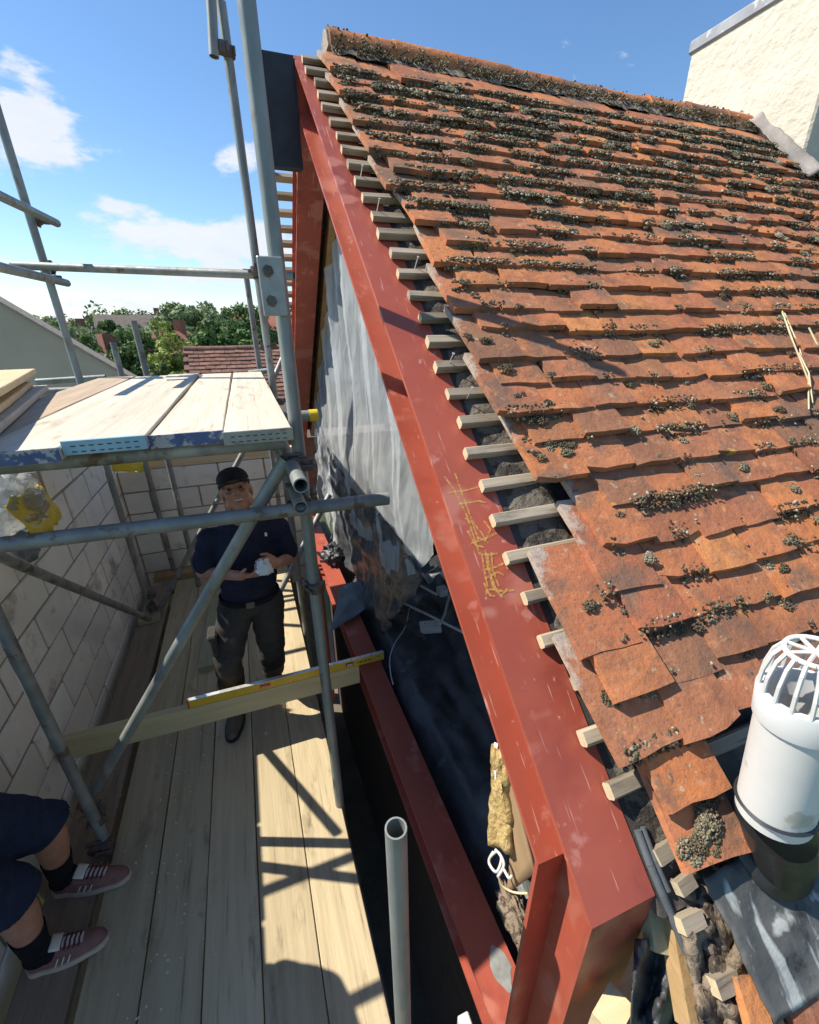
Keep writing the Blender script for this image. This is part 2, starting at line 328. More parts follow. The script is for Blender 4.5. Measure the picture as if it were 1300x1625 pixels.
mat('bark', (.09, .07, .05), (.13, .10, .075), scale=8, rough=.95, bump=.5)
mat('window_glass', (.03, .035, .04), scale=3, rough=.08, bump=0)
mat('house_white', (.62, .60, .55), (.66, .64, .60), scale=2, rough=.9, bump=.1)
mat('roof_red', (.28, .10, .065), (.36, .14, .09), scale=2, rough=.9, bump=.4, rnd=.1)
mat('roof_grey', (.12, .10, .09), (.17, .14, .12), scale=2, rough=.9, bump=.4)
mat('nroof', (.15, .075, .055), (.24, .115, .08), scale=5, rough=.9, bump=.4, rnd=.3, c3=(.09, .07, .06), s3=9, t3=.55)

def poly_film(name, colr, alpha, rough, trans=.35):
    m = bpy.data.materials.new(name); m.use_nodes = True; nt = m.node_tree; N = nt.nodes; L = nt.links; N.clear(); MAT[name] = m
    out = N.new('ShaderNodeOutputMaterial'); p = N.new('ShaderNodeBsdfPrincipled'); tr = N.new('ShaderNodeBsdfTransparent'); tl = N.new('ShaderNodeBsdfTranslucent')
    p.inputs['Base Color'].default_value = (*colr, 1); p.inputs['Roughness'].default_value = rough; p.inputs['Specular IOR Level'].default_value = .6
    tl.inputs[0].default_value = (*[min(1, c*1.3) for c in colr], 1)
    tc = N.new('ShaderNodeTexCoord'); vm = N.new('ShaderNodeVectorMath'); vm.operation = 'MULTIPLY'; L.new(tc.outputs['Object'], vm.inputs[0]); vm.inputs[1].default_value = (3, 11, 2.5)
    n = N.new('ShaderNodeTexNoise'); n.inputs['Scale'].default_value = 1; n.inputs['Detail'].default_value = 6; n.inputs['Distortion'].default_value = 1.2; L.new(vm.outputs[0], n.inputs[0])
    b = N.new('ShaderNodeBump'); b.inputs['Strength'].default_value = .28; b.inputs['Distance'].default_value = .010; L.new(n.outputs[0], b.inputs['Height'])
    L.new(b.outputs[0], p.inputs['Normal']); L.new(b.outputs[0], tl.inputs[1])
    m1 = N.new('ShaderNodeMixShader'); m1.inputs[0].default_value = trans; L.new(p.outputs[0], m1.inputs[1]); L.new(tl.outputs[0], m1.inputs[2])
    m2 = N.new('ShaderNodeMixShader'); L.new(m1.outputs[0], m2.inputs[1]); L.new(tr.outputs[0], m2.inputs[2])
    r = N.new('ShaderNodeMapRange'); L.new(n.outputs[0], r.inputs[0]); r.inputs[1].default_value = .3; r.inputs[2].default_value = .7; r.inputs[3].default_value = max(0, alpha-.14); r.inputs[4].default_value = alpha+.14; L.new(r.outputs[0], m2.inputs[0])
    L.new(m2.outputs[0], out.inputs[0])
poly_film('polythene', (.64, .68, .71), .50, .22, .20)
poly_film('bag_film', (.44, .45, .45), .45, .18)

def tile_mat(name, verge=False):
    m = bpy.data.materials.new(name); m.use_nodes = True; nt = m.node_tree; N = nt.nodes; L = nt.links; b = N['Principled BSDF']; MAT[name] = m
    at = N.new('ShaderNodeAttribute'); at.attribute_name = 'rnd'; oi = N.new('ShaderNodeObjectInfo')
    ad = N.new('ShaderNodeMath'); ad.operation = 'ADD'; L.new(at.outputs['Fac'], ad.inputs[0]); L.new(oi.outputs['Random'], ad.inputs[1])
    fr = N.new('ShaderNodeMath'); fr.operation = 'FRACT'; L.new(ad.outputs[0], fr.inputs[0])
    ramp = N.new('ShaderNodeValToRGB'); L.new(fr.outputs[0], ramp.inputs[0]); e = ramp.color_ramp.elements
    e[0].position = 0; e[0].color = (.41, .155, .075, 1); e[1].position = 1; e[1].color = (.48, .17, .07, 1)
    for p, c in ((.12, (0.516, 0.192, 0.073)), (.24, (0.393, 0.137, 0.069)), (.36, (0.584, 0.236, 0.083)), (.48, (0.303, 0.115, 0.064)), (.6, (0.483, 0.181, 0.083)), (.70, (0.235, 0.121, 0.073)), (.80, (0.516, 0.181, 0.064)), (.9, (0.360, 0.153, 0.083))):
        x = e.new(p); x.color = (*c, 1)
    geo = N.new('ShaderNodeNewGeometry')
    def noise(sc, d=7, ro=.62):
        n = N.new('ShaderNodeTexNoise'); n.inputs['Scale'].default_value = sc; n.inputs['Detail'].default_value = d; n.inputs['Roughness'].default_value = ro; L.new(geo.outputs['Position'], n.inputs[0]); return n.outputs[0]
    def rng(v, a, bb, lo=0, hi=1):
        r = N.new('ShaderNodeMapRange'); r.interpolation_type = 'SMOOTHSTEP'; L.new(v, r.inputs[0]); r.inputs[1].default_value = a; r.inputs[2].default_value = bb; r.inputs[3].default_value = lo; r.inputs[4].default_value = hi; return r.outputs[0]
    def mix(f, A, Bc, mode='MIX'):
        x = N.new('ShaderNodeMix'); x.data_type = 'RGBA'; x.blend_type = mode; L.new(f, x.inputs[0]); L.new(A, x.inputs[6]); x.inputs[7].default_value = (*Bc, 1); return x.outputs[2]
    c = mix(rng(noise(9), .42, .72, 0, .75), ramp.outputs[0], (.19, .085, .055))     # fired darker patches
    c = mix(rng(noise(22), .55, .72, 0, .8), c, (.52, .24, .12))                     # worn bright clay
    c = mix(rng(noise(5), .51, .66, 0, .8), c, (.14, .10, .075))                   # grime
    c = mix(rng(noise(60), .60, .70, 0, .8), c, (.10, .085, .07))                    # specks
    c = mix(rng(noise(34, 3), .655, .69, 0, .6), c, (.42, .36, .26))                  # lichen discs
    c = mix(rng(noise(13, 3), .68, .72, 0, .8), c, (.55, .30, .07))                  # orange lichen
    if verge:
        tc = N.new('ShaderNodeTexCoord'); sp = N.new('ShaderNodeSeparateXYZ'); L.new(tc.outputs['Object'], sp.inputs[0])
        mm = N.new('ShaderNodeMath'); mm.operation = 'MULTIPLY_ADD'; L.new(noise(30, 6, .7), mm.inputs[0]); mm.inputs[1].default_value = .16; L.new(sp.outputs[0], mm.inputs[2])
        k = N.new('ShaderNodeMath'); k.operation = 'MULTIPLY_ADD'; L.new(sp.outputs[1], k.inputs[0]); k.inputs[1].default_value = -.42; L.new(mm.outputs[0], k.inputs[2])
        c = mix(rng(k.outputs[0], .060, .030, 0, .85), c, (.40, .35, .30)); c = mix(rng(noise(70, 5), .50, .62, 0, .35), c, (.20, .12, .09))                    # old bedding mortar on the tile heads
    L.new(c, b.inputs['Base Color']); b.inputs['Roughness'].default_value = .9; b.inputs['Specular IOR Level'].default_value = .25
    bn = N.new('ShaderNodeBump'); bn.inputs['Strength'].default_value = .8; bn.inputs['Distance'].default_value = .006
    L.new(noise(45, 8, .65), bn.inputs['Height']); L.new(bn.outputs[0], b.inputs['Normal'])
tile_mat('tile'); tile_mat('tile_verge', True)
def attr_mat(name, cols, attr='rnd', rough=.95, nscale=60, bump=.6, trans=0):
    m = bpy.data.materials.new(name); m.use_nodes = True; nt = m.node_tree; N = nt.nodes; L = nt.links; b = N['Principled BSDF']; MAT[name] = m
    at = N.new('ShaderNodeAttribute'); at.attribute_name = attr
    ramp = N.new('ShaderNodeValToRGB'); L.new(at.outputs['Fac'], ramp.inputs[0]); e = ramp.color_ramp.elements
    e[0].color = (*cols[0], 1); e[1].color = (*cols[-1], 1)
    for i, c in enumerate(cols[1:-1]): x = e.new((i+1)/(len(cols)-1)); x.color = (*c, 1)
    geo = N.new('ShaderNodeNewGeometry'); n = N.new('ShaderNodeTexNoise'); n.inputs['Scale'].default_value = nscale; n.inputs['Detail'].default_value = 6; L.new(geo.outputs['Position'], n.inputs[0])
    h = N.new('ShaderNodeHueSaturation'); L.new(ramp.outputs[0], h.inputs['Color']); r = N.new('ShaderNodeMapRange'); L.new(n.outputs[0], r.inputs[0]); r.inputs[1].default_value = .3; r.inputs[2].default_value = .7; r.inputs[3].default_value = .55; r.inputs[4].default_value = 1.45; L.new(r.outputs[0], h.inputs['Value'])
    L.new(h.outputs[0], b.inputs['Base Color']); b.inputs['Roughness'].default_value = rough; b.inputs['Specular IOR Level'].default_value = .2
    if bump:
        bn = N.new('ShaderNodeBump'); bn.inputs['Strength'].default_value = bump; bn.inputs['Distance'].default_value = .004; L.new(n.outputs[0], bn.inputs['Height']); L.new(bn.outputs[0], b.inputs['Normal'])
    if trans:
        out = N['Material Output']; tl = N.new('ShaderNodeBsdfTranslucent'); L.new(h.outputs[0], tl.inputs[0]); ms = N.new('ShaderNodeMixShader'); ms.inputs[0].default_value = trans; L.new(b.outputs[0], ms.inputs[1]); L.new(tl.outputs[0], ms.inputs[2]); L.new(ms.outputs[0], out.inputs[0])
attr_mat('moss', [(.125, .10, .065), (.085, .066, .042), (.17, .148, .088), (.22, .195, .125), (.42, .385, .29), (.31, .28, .19), (.13, .105, .068)], nscale=220, bump=1.0)

# ================================================================ SETTING: ground
GZ = -2.7
def ground():
    mb = MB()
    def g(u, v):
        x = -900+1800*u; y = -400+1600*v
        return (x, y, GZ + (0 if y < 40 else -.0))
    mb.grid(g, 60, 60)
    tag(mb.build('ground', 'grass_ground'), kind='structure')
    mb = MB(); mb.grid(lambda u, v: (-5+6.5*u, -3+10*v, GZ+.012+.01*nz((u*8, v*9, 1))), 30, 40)
    tag(mb.build('building_site_soil', 'soil'), kind='structure')
ground()

# ================================================================ OLD HOUSE: roof, tiles, battens, chimney
house = thing('house', 'old house with mossy orange clay tile roof cut open at its gable', 'house', loc=(1.2, 2.7, GZ))
def hp(mb, name, m, parent, **k):
    o = mb.build(name, m, None, **k); o.parent = parent; o.matrix_parent_inverse = Matrix.Translation(-Vector(parent.matrix_world.translation if parent.parent is None else (0, 0, 0))) if parent is house else Matrix(); return o
house_inv = Matrix.Translation((-1.2, -2.7, -GZ))
def child(o, parent):
    o.parent = parent
    if parent.type == 'EMPTY': o.matrix_parent_inverse = Matrix.Translation(-parent.location)
    return o
XR = 4.75                                             # right end of the modelled roof
# boarding / felt under the battens on both slopes, the thing the tiles hang on
roof = MB()
def slab(fn, t0, t1, x0, x1, h0, h1):
    a = [fn(x0, t0, h1), fn(x1, t0, h1), fn(x1, t1, h1), fn(x0, t1, h1)]; b = [fn(x0, t0, h0), fn(x1, t0, h0), fn(x1, t1, h0), fn(x0, t1, h0)]
    roof.add(a+b, [(0, 1, 2, 3), (7, 6, 5, 4), (0, 4, 5, 1), (1, 5, 6, 2), (2, 6, 7, 3), (3, 7, 4, 0)])
slab(rp, .02, 3.28, .5885, XR, -.03, -.004); slab(rpf, .02, 3.28, .5885, XR, -.03, -.004)
roof = child(roof.build('roof', 'felt'), house)
# rafters under the boarding, first one shows along the cut edge
for i in range(9):
    mb = MB(); x = .64 + i*.45
    for s, fn in ((0, rp), (1, rpf)):
        a = [fn(x+dx, t, h) for t in (.1, 3.25) for dx in (0, .045) for h in (-.135, -.032)]
        mb.add(a, [(0, 1, 3, 2), (4, 6, 7, 5), (0, 4, 5, 1), (2, 3, 7, 6), (1, 5, 7, 3), (0, 2, 6, 4)])
    o = mb.build('roof_rafter', 'old_timber'); o.parent = roof
# mortar and debris bedded along the cut verge, coloured dark for the shaded batten gaps
mb = MB(); rr = random.Random(3)
def vergebed(u, v):
    t = .1+3.1*v; x = .60+.17*u; h = .002+.014*max(0, nz((x*20, t*9, 2), 1))+.008*math.sin(u*3.14)
    return rp(x+.022*nz((t*7, 3, u)), t, h if 0 < u < 1 else -.01)
mb.grid(vergebed, 7, 150); o = mb.build('verge_mortar', 'verge_gap_shade', smooth=True); o.parent = roof

GA = .1032; NC = 28
def batten_end(t):
    pts = [(0, .475), (.5, .485), (1.1, .505), (1.5, .54), (2.0, .55), (2.5, .54), (2.75, .535), (2.9, .50), (3.3, .56)]
    for (a, x), (b, y) in zip(pts, pts[1:]):
        if a <= t <= b: return x+(y-x)*(t-a)/(b-a)
    return .55
T0 = .07
for i in range(30):
    t = T0 + i*GA - .005
    x0 = batten_end(t) + rr.uniform(-.012, .012)
    if i == 27: x0 = .585
    if i in (28, 29, 30): x0 += .05
    w = rr.uniform(.029, .037); hh = rr.uniform(.023, .029); sk = rr.uniform(-.006, .006)
    x1 = 1.05 + rr.uniform(0, .1) if i < 30 else .74+rr.uniform(0, .1)
    mb = MB()
    ring = []
    nseg = 5
    for k in range(nseg+1):
        x = x0+(x1-x0)*k/nseg; e = .0045*nz((x*14, i*3.1, 0)); s = sk*k/nseg
        c = .004
        ring.append([rp(x, t+s-w/2+c, .003+e), rp(x, t+s+w/2-c, .003+e), rp(x, t+s+w/2, .003+c+e), rp(x, t+s+w/2+e, hh-c), rp(x, t+s+w/2-c, hh+e), rp(x, t+s-w/2+c, hh+e), rp(x, t+s-w/2, hh-c), rp(x, t+s-w/2, .003+c)])
    vs = [p for r_ in ring for p in r_]; fs = []
    for k in range(nseg):
        for j in range(8): fs.append((k*8+j, k*8+(j+1) % 8, (k+1)*8+(j+1) % 8, (k+1)*8+j))
    fs.append(tuple(range(7, -1, -1))); fs.append(tuple(nseg*8+j for j in range(8)))
    mb.add(vs, fs); o = mb.build('batten', 'batten_wood'); o.data.materials.append(MAT['cut_end']); o.data.polygons[len(fs)-2].material_index = 1 if rr.random() < .75 else 0; o.parent = roof
# far slope battens, their sawn ends stand out past the steel against the sky
for i in range(22):
    t = .45+i*GA; y = RY+t*CS; x0 = .102*y+rr.uniform(-.01, .01)+(0 if i < 14 else .05)
    mb = MB(); w = .036
    a = [rpf(x, t+d, h) for x in (x0, 1.0) for d in (-w/2, w/2) for h in (.003, .03)]
    mb.add(a, [(0, 1, 3, 2), (4, 6, 7, 5), (0, 4, 5, 1), (2, 3, 7, 6), (1, 5, 7, 3), (0, 2, 6, 4)]); o = mb.build('batten', 'batten_wood'); o.parent = roof
# a few nails left standing in battens
for (t, x) in ((.98, .53), (1.18, .545), (1.49, .60), (1.92, .585), (2.05, .60)):
    mb = MB(); p = rp(x, t, .02); q = rp(x+.004, t-.004, .058); mb.tube(p, q, .0017, 6).tube(q, q+(q-p).normalized()*.002, .0045, 8); o = mb.build('nail', 'alu'); o.parent = roof

# ---- clay plain tiles: 165 x 265 mm, 103 mm gauge, half bond
TW, TL, TT = .157, .265, .018
def tile_mesh(seed):
    r = random.Random(seed); nu, nv = 3, 3; cam_ = r.uniform(.0002, .0018); off = r.uniform(0, 99)
    vs = []; fs = []
    cut = [r.uniform(-.0035, .0025) for _ in range(nu+1)]; wl = [r.uniform(-.003, .002) for _ in range(nv+1)]; wr = [r.uniform(-.002, .003) for _ in range(nv+1)]
    if seed % 5 == 0: cut[0] += .012
    if seed % 7 == 0: cut[-1] += .014
    for top in (1, 0):
        for j in range(nv+1):
            for i in range(nu+1):
                x = (i/nu-.5)*(TW-.004); y = -TL*j/nv                   # y = 0 head, -TL tail
                if i == 0: x += wl[j]
                if i == nu: x += wr[j]
                if j == nv: y += cut[i]
                z = cam_*(1-(2*i/nu-1)**2) + .004*(j/nv)**2*-1 + .0016*nz((x*30+off, y*30, 1))
                vs.append((x, y, z + (TT if top else 0)))
    n = (nu+1)*(nv+1)
    for j in range(nv):
        for i in range(nu):
            a = j*(nu+1)+i; fs.append((a, a+nu+1, a+nu+2, a+1)); fs.append((n+a, n+a+1, n+a+nu+2, n+a+nu+1))
    bd = [i for i in range(nu+1)]+[j*(nu+1)+nu for j in range(1, nv+1)]+[nv*(nu+1)+i for i in range(nu-1, -1, -1)]+[j*(nu+1) for j in range(nv-1, 0, -1)]
    for a, b in zip(bd, bd[1:]+bd[:1]): fs.append((a, b, n+b, n+a))
    return vs, fs
TV = [tile_mesh(s) for s in range(1, 13)]
def vergex(t):
    pts = [(0, .555), (.35, .53), (.6, .545), (.95, .565), (1.15, .585), (1.35, .635), (1.5, .645), (1.75, .625), (2.0, .62), (2.2, .625), (2.36, .665), (2.42, .765), (2.55, .755), (2.66, .64), (2.72, .585), (2.85, .535), (3.0, .565), (3.12, .565), (3.3, .61)]
    for (a, x), (b, y) in zip(pts, pts[1:]):
        if a <= t <= b: return x+(y-x)*(t-a)/(b-a)
    return .62
def sag(x, t): return .010*nz((x*1.1, t*1.3, 5), 1, 2) + .004*nz((x*4, t*5, 9), 1, 2)
tiles = []; tr = random.Random(11)
D = .047
TILT = math.atan(D/TL)
for i in range(NC):
    th = T0 + i*GA - .012; tt = th+TL                                    # head and tail
    if i >= NC-1: pass
    x0 = vergex(tt-.05)
    start = x0 + TW/2 if i % 2 == 0 else x0 + TW/2 + .062
    xmax = XR-.1
    k = 0; wob = tr.uniform(-.006, .006)
    while True:
        x = start + k*TW + tr.uniform(-.003, .003); k += 1
        if x > xmax: break
        if x > .84 and x < 1.2 and tt > 3.07: continue    # room for the vent flashing
        if 3.33 < x < 4.25 and tt < .62: continue                        # chimney
        first = k == 1
        jit = 1.0 if not first else 2.4
        m = Matrix.Translation(rp(x, th + wob + tr.uniform(-.009, .009) + .006*nz((x*2, i*.7, 1)), .030 + sag(x, tt) + abs(tr.gauss(0, .0048)))) @ ROT \
            @ Matrix.Rotation(R(tr.gauss(0, .85)*jit), 4, 'Z') @ Matrix.Rotation(TILT*-1 + R(tr.gauss(0, .5)), 4, 'X') @ Matrix.Rotation(R(tr.gauss(0, .7)), 4, 'Y')
        px = proj(m @ Vector((0, -.2, .01)))
        inside = -20 < px[0] < 1330 and -20 < px[1] < 1640 and px[2] > 0
        tiles.append((px[2] if inside else 50+px[2], i, x, first, m))
tiles.append((.5, 31, .69, False, Matrix.Translation(rp(.715, T0+28*GA-.012, .024)) @ ROT @ Matrix.Rotation(R(-5), 4, 'Z') @ Matrix.Rotation(-TILT, 4, 'X')))
tiles.sort(key=lambda q: q[0])
tmesh = {}
def get_tile(v, verge):
    if (v, verge) not in tmesh:
        me = bpy.data.meshes.new('tile'); me.from_pydata(TV[v][0], [], TV[v][1]); me.materials.append(MAT['tile_verge' if verge else 'tile']); tmesh[v, verge] = me
    return tmesh[v, verge]
rest_v, rest_f, rest_r = [], [], []
for n_, (d, i, x, first, m) in enumerate(tiles):
    v = tr.randrange(12)
    if n_ < 300:
        o = bpy.data.objects.new('tile', get_tile(v, first)); col.objects.link(o); o.parent = roof; o.matrix_basis = m
    else:
        b = len(rest_v); rest_v += [tuple(m @ Vector(p)) for p in TV[v][0]]; rest_f += [tuple(q+b for q in f) for f in TV[v][1]]; rest_r += [tr.random()]*len(TV[v][0])
me = bpy.data.meshes.new('tile_field'); me.from_pydata(rest_v, [], rest_f)
at = me.attributes.new('rnd', 'FLOAT', 'POINT'); at.data.foreach_set('value', rest_r)
o = obj('tile_field', me, 'tile'); o.parent = roof; tag(o, kind='stuff')
# far slope tiles read only as a surface: one sheet with stepped courses
mb = MB()
for i in range(30):
    t = .07+i*GA; a = [rpf(.9, t, .05), rpf(XR, t, .05), rpf(XR, t+.115, .068), rpf(.9, t+.115, .068), rpf(XR, t+.115, .05), rpf(.9, t+.115, .05)]
    mb.add(a, [(0, 3, 2, 1), (3, 5, 4, 2)])
o = mb.build('far_slope_tiles', 'nroof'); o.parent = roof; tag(o, kind='stuff')
# ---- half-round ridge tiles on a mortar bed
def ridge_tile(x0, x1, r, dz, sag_):
    mb = MB(); n = 12; L_ = 5
    vs = []; fs = []
    for rad in (r, r-.014):
        for k in range(L_+1):
            x = x0+(x1-x0)*k/L_; rr_ = rad*(1.0+.035*(k == 0))
            for j in range(n+1):
                a = math.pi*(j/n)*1.06 - math.pi*.03; e = .003*nz((x*9, a*3, rad*5))
                vs.append((x, RY+.01+math.cos(a)*(rr_+e)*.98, RZ+dz+sag_+math.sin(a)*(rr_+e)))
    W = n+1; T_ = W*(L_+1)
    for k in range(L_):
        for j in range(n):
            a = k*W+j; fs.append((a, a+1, a+W+1, a+W)); fs.append((T_+a, T_+a+W, T_+a+W+1, T_+a+1))
    for k in (0, L_):
        for j in range(n): a = k*W+j; fs.append((a, T_+a, T_+a+1, a+1))
    for j in (0, n):
        for k in range(L_): a = k*W+j; fs.append((a, a+W, T_+a+W, T_+a))
    mb.add(vs, fs); o = mb.build('ridge_tile', 'tile', smooth=40); o.parent = roof
x = .60; k = 0
while x < 4.7:
    L_ = .315
    if not (3.30 < x+.1 < 4.1): ridge_tile(x, min(x+L_+.012, 3.36 if x < 3.4 else 5), .094+rr.uniform(-.003, .003), .022, -.018*math.sin((x-.6)/2.7*3.1)+rr.uniform(-.005, .005))
    x += L_; k += 1
mb = MB()
def bed(u, v):
    x = .595+(3.35-.595)*u; a = (v-.5)*2
    return (x, RY+a*.125, RZ+.028-.05*abs(a)**2 + .05*(1-abs(a)) + .012*nz((x*14, a*4, 0)))
mb.grid(bed, 160, 8); o = mb.build('ridge_bedding', 'slate_dust', smooth=True); o.parent = roof
mb = MB(); mb.prism([(RY-.082, RZ+.02), (RY-.056, RZ+.082), (RY, RZ+.106), (RY+.056, RZ+.082), (RY+.085, RZ+.02)], .588, .612); o = mb.build('ridge_end_mortar', 'mortar'); o.parent = roof

# ---- moss cushions and tufts
def ico(sub):
    bm = bmesh.new(); bmesh.ops.create_icosphere(bm, subdivisions=sub, radius=1); v = np.array([q.co[:] for q in bm.verts]); f = np.array([[q.index for q in p.verts] for p in bm.faces]); bm.free(); return v, f
def scatter_mesh(name, inst, base, mname, parent):
    bv, bf = base; V = []; Fc = []; A = []; rg = np.random.default_rng(5)
    for k, (p, ax, s, c) in enumerate(inst):
        d = 1+rg.uniform(-.22, .22, len(bv)); v = bv*d[:, None]*np.array(s); V.append(v@ax.T+np.array(p)); Fc.append(bf+k*len(bv)); A.append(np.full(len(bv), c)+rg.uniform(-.05, .05, len(bv)))
    V = np.concatenate(V); Fc = np.concatenate(Fc); A = np.concatenate(A)
    me = bpy.data.meshes.new(name); me.vertices.add(len(V)); me.vertices.foreach_set('co', V.ravel().astype(np.float32))
    me.loops.add(len(Fc)*3); me.loops.foreach_set('vertex_index', Fc.ravel().astype(np.int32)); me.polygons.add(len(Fc)); me.polygons.foreach_set('loop_start', np.arange(0, len(Fc)*3, 3, dtype=np.int32)); me.polygons.foreach_set('loop_total', np.full(len(Fc), 3, np.int32)); me.update()
    at = me.attributes.new('rnd', 'FLOAT', 'POINT'); at.data.foreach_set('value', A.astype(np.float32))
    o = obj(name, me, mname, None, True); o.parent = parent; tag(o, kind='stuff'); return o
mr = random.Random(21); inst = []
AX = np.array(ROT.to_3x3())
def blob(x, t, h, s, c, flat=.7):
    a = mr.uniform(0, 6.3); rz = np.array([[math.cos(a), -math.sin(a), 0], [math.sin(a), math.cos(a), 0], [0, 0, 1]])
    inst.append((rp(x, t, h)[:], AX@rz, (s, s*mr.uniform(.8, 1.2), s*flat), min(.97, max(.02, c))))
def tuft(x, t, h, size, c):
    lobes = [(0, 0, size)]+[(mr.gauss(0, size*.9), mr.gauss(0, size*.5), size*mr.uniform(.4, .8)) for _ in range(mr.randint(1, 3))]
    for ox, oy, sz in lobes:
        for _ in range(min(130, max(12, int(64*(sz/.02)**1.7)))):
            r_ = sz*math.sqrt(mr.random()); a = mr.uniform(0, 6.3); s = mr.uniform(.0014, .0032)*(1+sz*6)
            blob(x+ox+r_*math.cos(a), t+oy+r_*math.sin(a)*.75, h+sz*.26*max(0, 1-(r_/sz)**2)+s*.1, s, c+mr.uniform(-.12, .12), mr.uniform(.5, 1.0))
for (d, i, x, first, m) in tiles:
    th = T0+i*GA-.012; tt = th+TL
    if i > 30: continue
    far = max(0, 1-tt/1.5)
    dens = .35+.65*(nz((x*.9, tt*1.1, 3.3), 1, 2)*.5+.5)
    dens *= .75+.9*far
    if d > 49: dens *= .25
    hs = .030+sag(x, tt)+D+TT
    # little cushions along the tail edge and scattered on the face
    for _ in range(int(mr.expovariate(1/(3.5*dens+1.2*far)))):
        u = x+mr.uniform(-.083, .083); back = mr.choice((mr.uniform(0, .02), mr.uniform(0, .02), mr.uniform(0, .10)))
        s = mr.uniform(.0030, .0090)*(1+.15*far)*(1 if tt < 1.6 else .62); blob(u, tt-.006-back, hs+.0-back*.13, s, mr.choice((.1, .2, .3, .5, .6, .68, .85)), .5)
    # dark tufts, mostly where a tile butts the next course
    k = dens*(1.0 if tt > 2.3 else .8)
    for _ in range(2):
        if mr.random() < k*.5:
            back = mr.uniform(-.002, .095); u = x+mr.uniform(-.075, .075)
            tuft(u, tt-back-.004, hs+.001-back*.13, mr.uniform(.010, .024 if tt > 2.2 else .020), mr.choice((.05, .15, .2, .35, .5, .0, .98)))
    if tt < 1.3 and mr.random() < .55*dens:
        tuft(x+mr.uniform(-.07, .07), tt+.004, hs-.004, mr.uniform(.016, .030), mr.choice((.2, .4, .5, .62)))
# moss growing in strips where each tail laps the course below
for i in range(NC-1):
    tt = T0+i*GA-.012+TL; x = vergex(tt-.05)+.02
    xe = 3.4 if tt < 1.0 else 3.4-(tt-1.0)*1.05
    up = max(0, 1-tt/2.0)
    while x < xe:
        x += mr.uniform(.002, .006)
        a = nz((x*5.5, i*1.7, 40), 1, 3)+.42*nz((x*1.1, tt*1.2, 12), 1, 2)
        if a > .16-.52*up:
            hs = .030+sag(x, tt)+D
            for _ in range(2+int(2.6*min(1, a+up*.7))):
                s_ = mr.uniform(.0022, .0058)*(1+1.0*up); dk_ = mr.random()
                if mr.random() < .55: blob(x, tt-mr.uniform(0, .030), hs+TT+.001, s_, mr.choice((.02, .12, .16, .2, .3, .98)) if dk_ < .80 else mr.choice((.45, .6, .68)), .5)
                else: blob(x, tt+mr.uniform(.0, .014), hs-.003+mr.uniform(0, .012), s_*1.1, mr.choice((.02, .1, .16, .2, .3)) if dk_ < .85 else .5, .9)
# big clumps seen on the lowest tiles
for (px, py, s) in ((1000, 925, .022), (985, 880, .02), (1025, 1080, .03), (965, 1105, .024), (985, 975, .017), (1070, 1150, .02), (1120, 1310, .034), (1105, 1345, .022), (1118, 1280, .026), (1075, 1000, .02), (1115, 1060, .028), (1140, 1120, .028), (1180, 1040, .03), (870, 705, .026), (900, 712, .026), (840, 655, .018), (1150, 935, .022), (1220, 900, .026), (1240, 960, .03), (1285, 905, .024)):
    p = onroof(px, py, .075); t = (RZ-p.z+ .075*CS)/SN
    tuft(p.x, t, .078+sag(p.x, t), s, mr.choice((.05, .12, .2, .96)))
    tuft(p.x+mr.uniform(-.02, .02), t+mr.uniform(-.01, .02), .078+sag(p.x, t), s*.7, mr.choice((.05, .3, .5)))
# moss on the ridge tiles and bed
for _ in range(620):
    x = mr.uniform(.6, 3.4); a = mr.choice((mr.uniform(.0, .5), mr.uniform(0, 2.4))); s = mr.uniform(.003, .008)
    p = (x, RY+.01-math.cos(a)*.096, RZ+.022-.018*math.sin((x-.6)/2.7*3.1)+math.sin(a)*.096); inst.append((p, np.eye(3), (s, s, s*.8), mr.choice((.2, .4, .5, .64, .7, .1))))
for _ in range(120):
    x = mr.uniform(.6, 3.4); p0 = (x, RY-.100+mr.uniform(-.02, .01), RZ+.012+mr.uniform(-.02, .015)); c = mr.choice((.05, .2, .35, .5))
    for _ in range(14): s = mr.uniform(.003, .006); inst.append(((p0[0]+mr.uniform(-.025, .025), p0[1]+mr.uniform(-.012, .012), p0[2]+mr.uniform(-.01, .014)), np.eye(3), (s, s, s), c+mr.uniform(0, .1)))
scatter_mesh('moss', inst, ico(1), 'moss', roof)
print('moss blobs', len(inst))

# ---- chimney
ch = MB(); ch.cbox((3.35, 2.28, 2.2), (4.15, 3.27, 4.16), .012)
o = ch.build('chimney_stack', 'chimney_render'); child(o, house)
mb = MB(); mb.cbox((3.335, 2.265, 4.135), (4.165, 3.285, 4.21), .01); p = mb.build('coping', 'lead'); p.parent = o
# lead apron stepping down beside the stack
mb = MB()
def apron(u, v): t = .02+.62*v; return rp(3.295+.053*u+.012*math.sin(v*9), t, .092+sag(3.25, t)+.05*u*u+.006*nz((u*4, v*9, 0)))
mb.grid(apron, 8, 24); p = mb.build('lead_flashing', 'old_lead', smooth=True, solid=.004); p.parent = o
mb = MB()
def apr2(u, v): return rp(3.36+.9*u, .58+.16*v, .09+.03*(1-v)+.012*nz((u*5, v*3, 1)))
mb.grid(apr2, 14, 8); p = mb.build('lead_apron', 'grey_sheet', smooth=True, solid=.004); p.parent = o

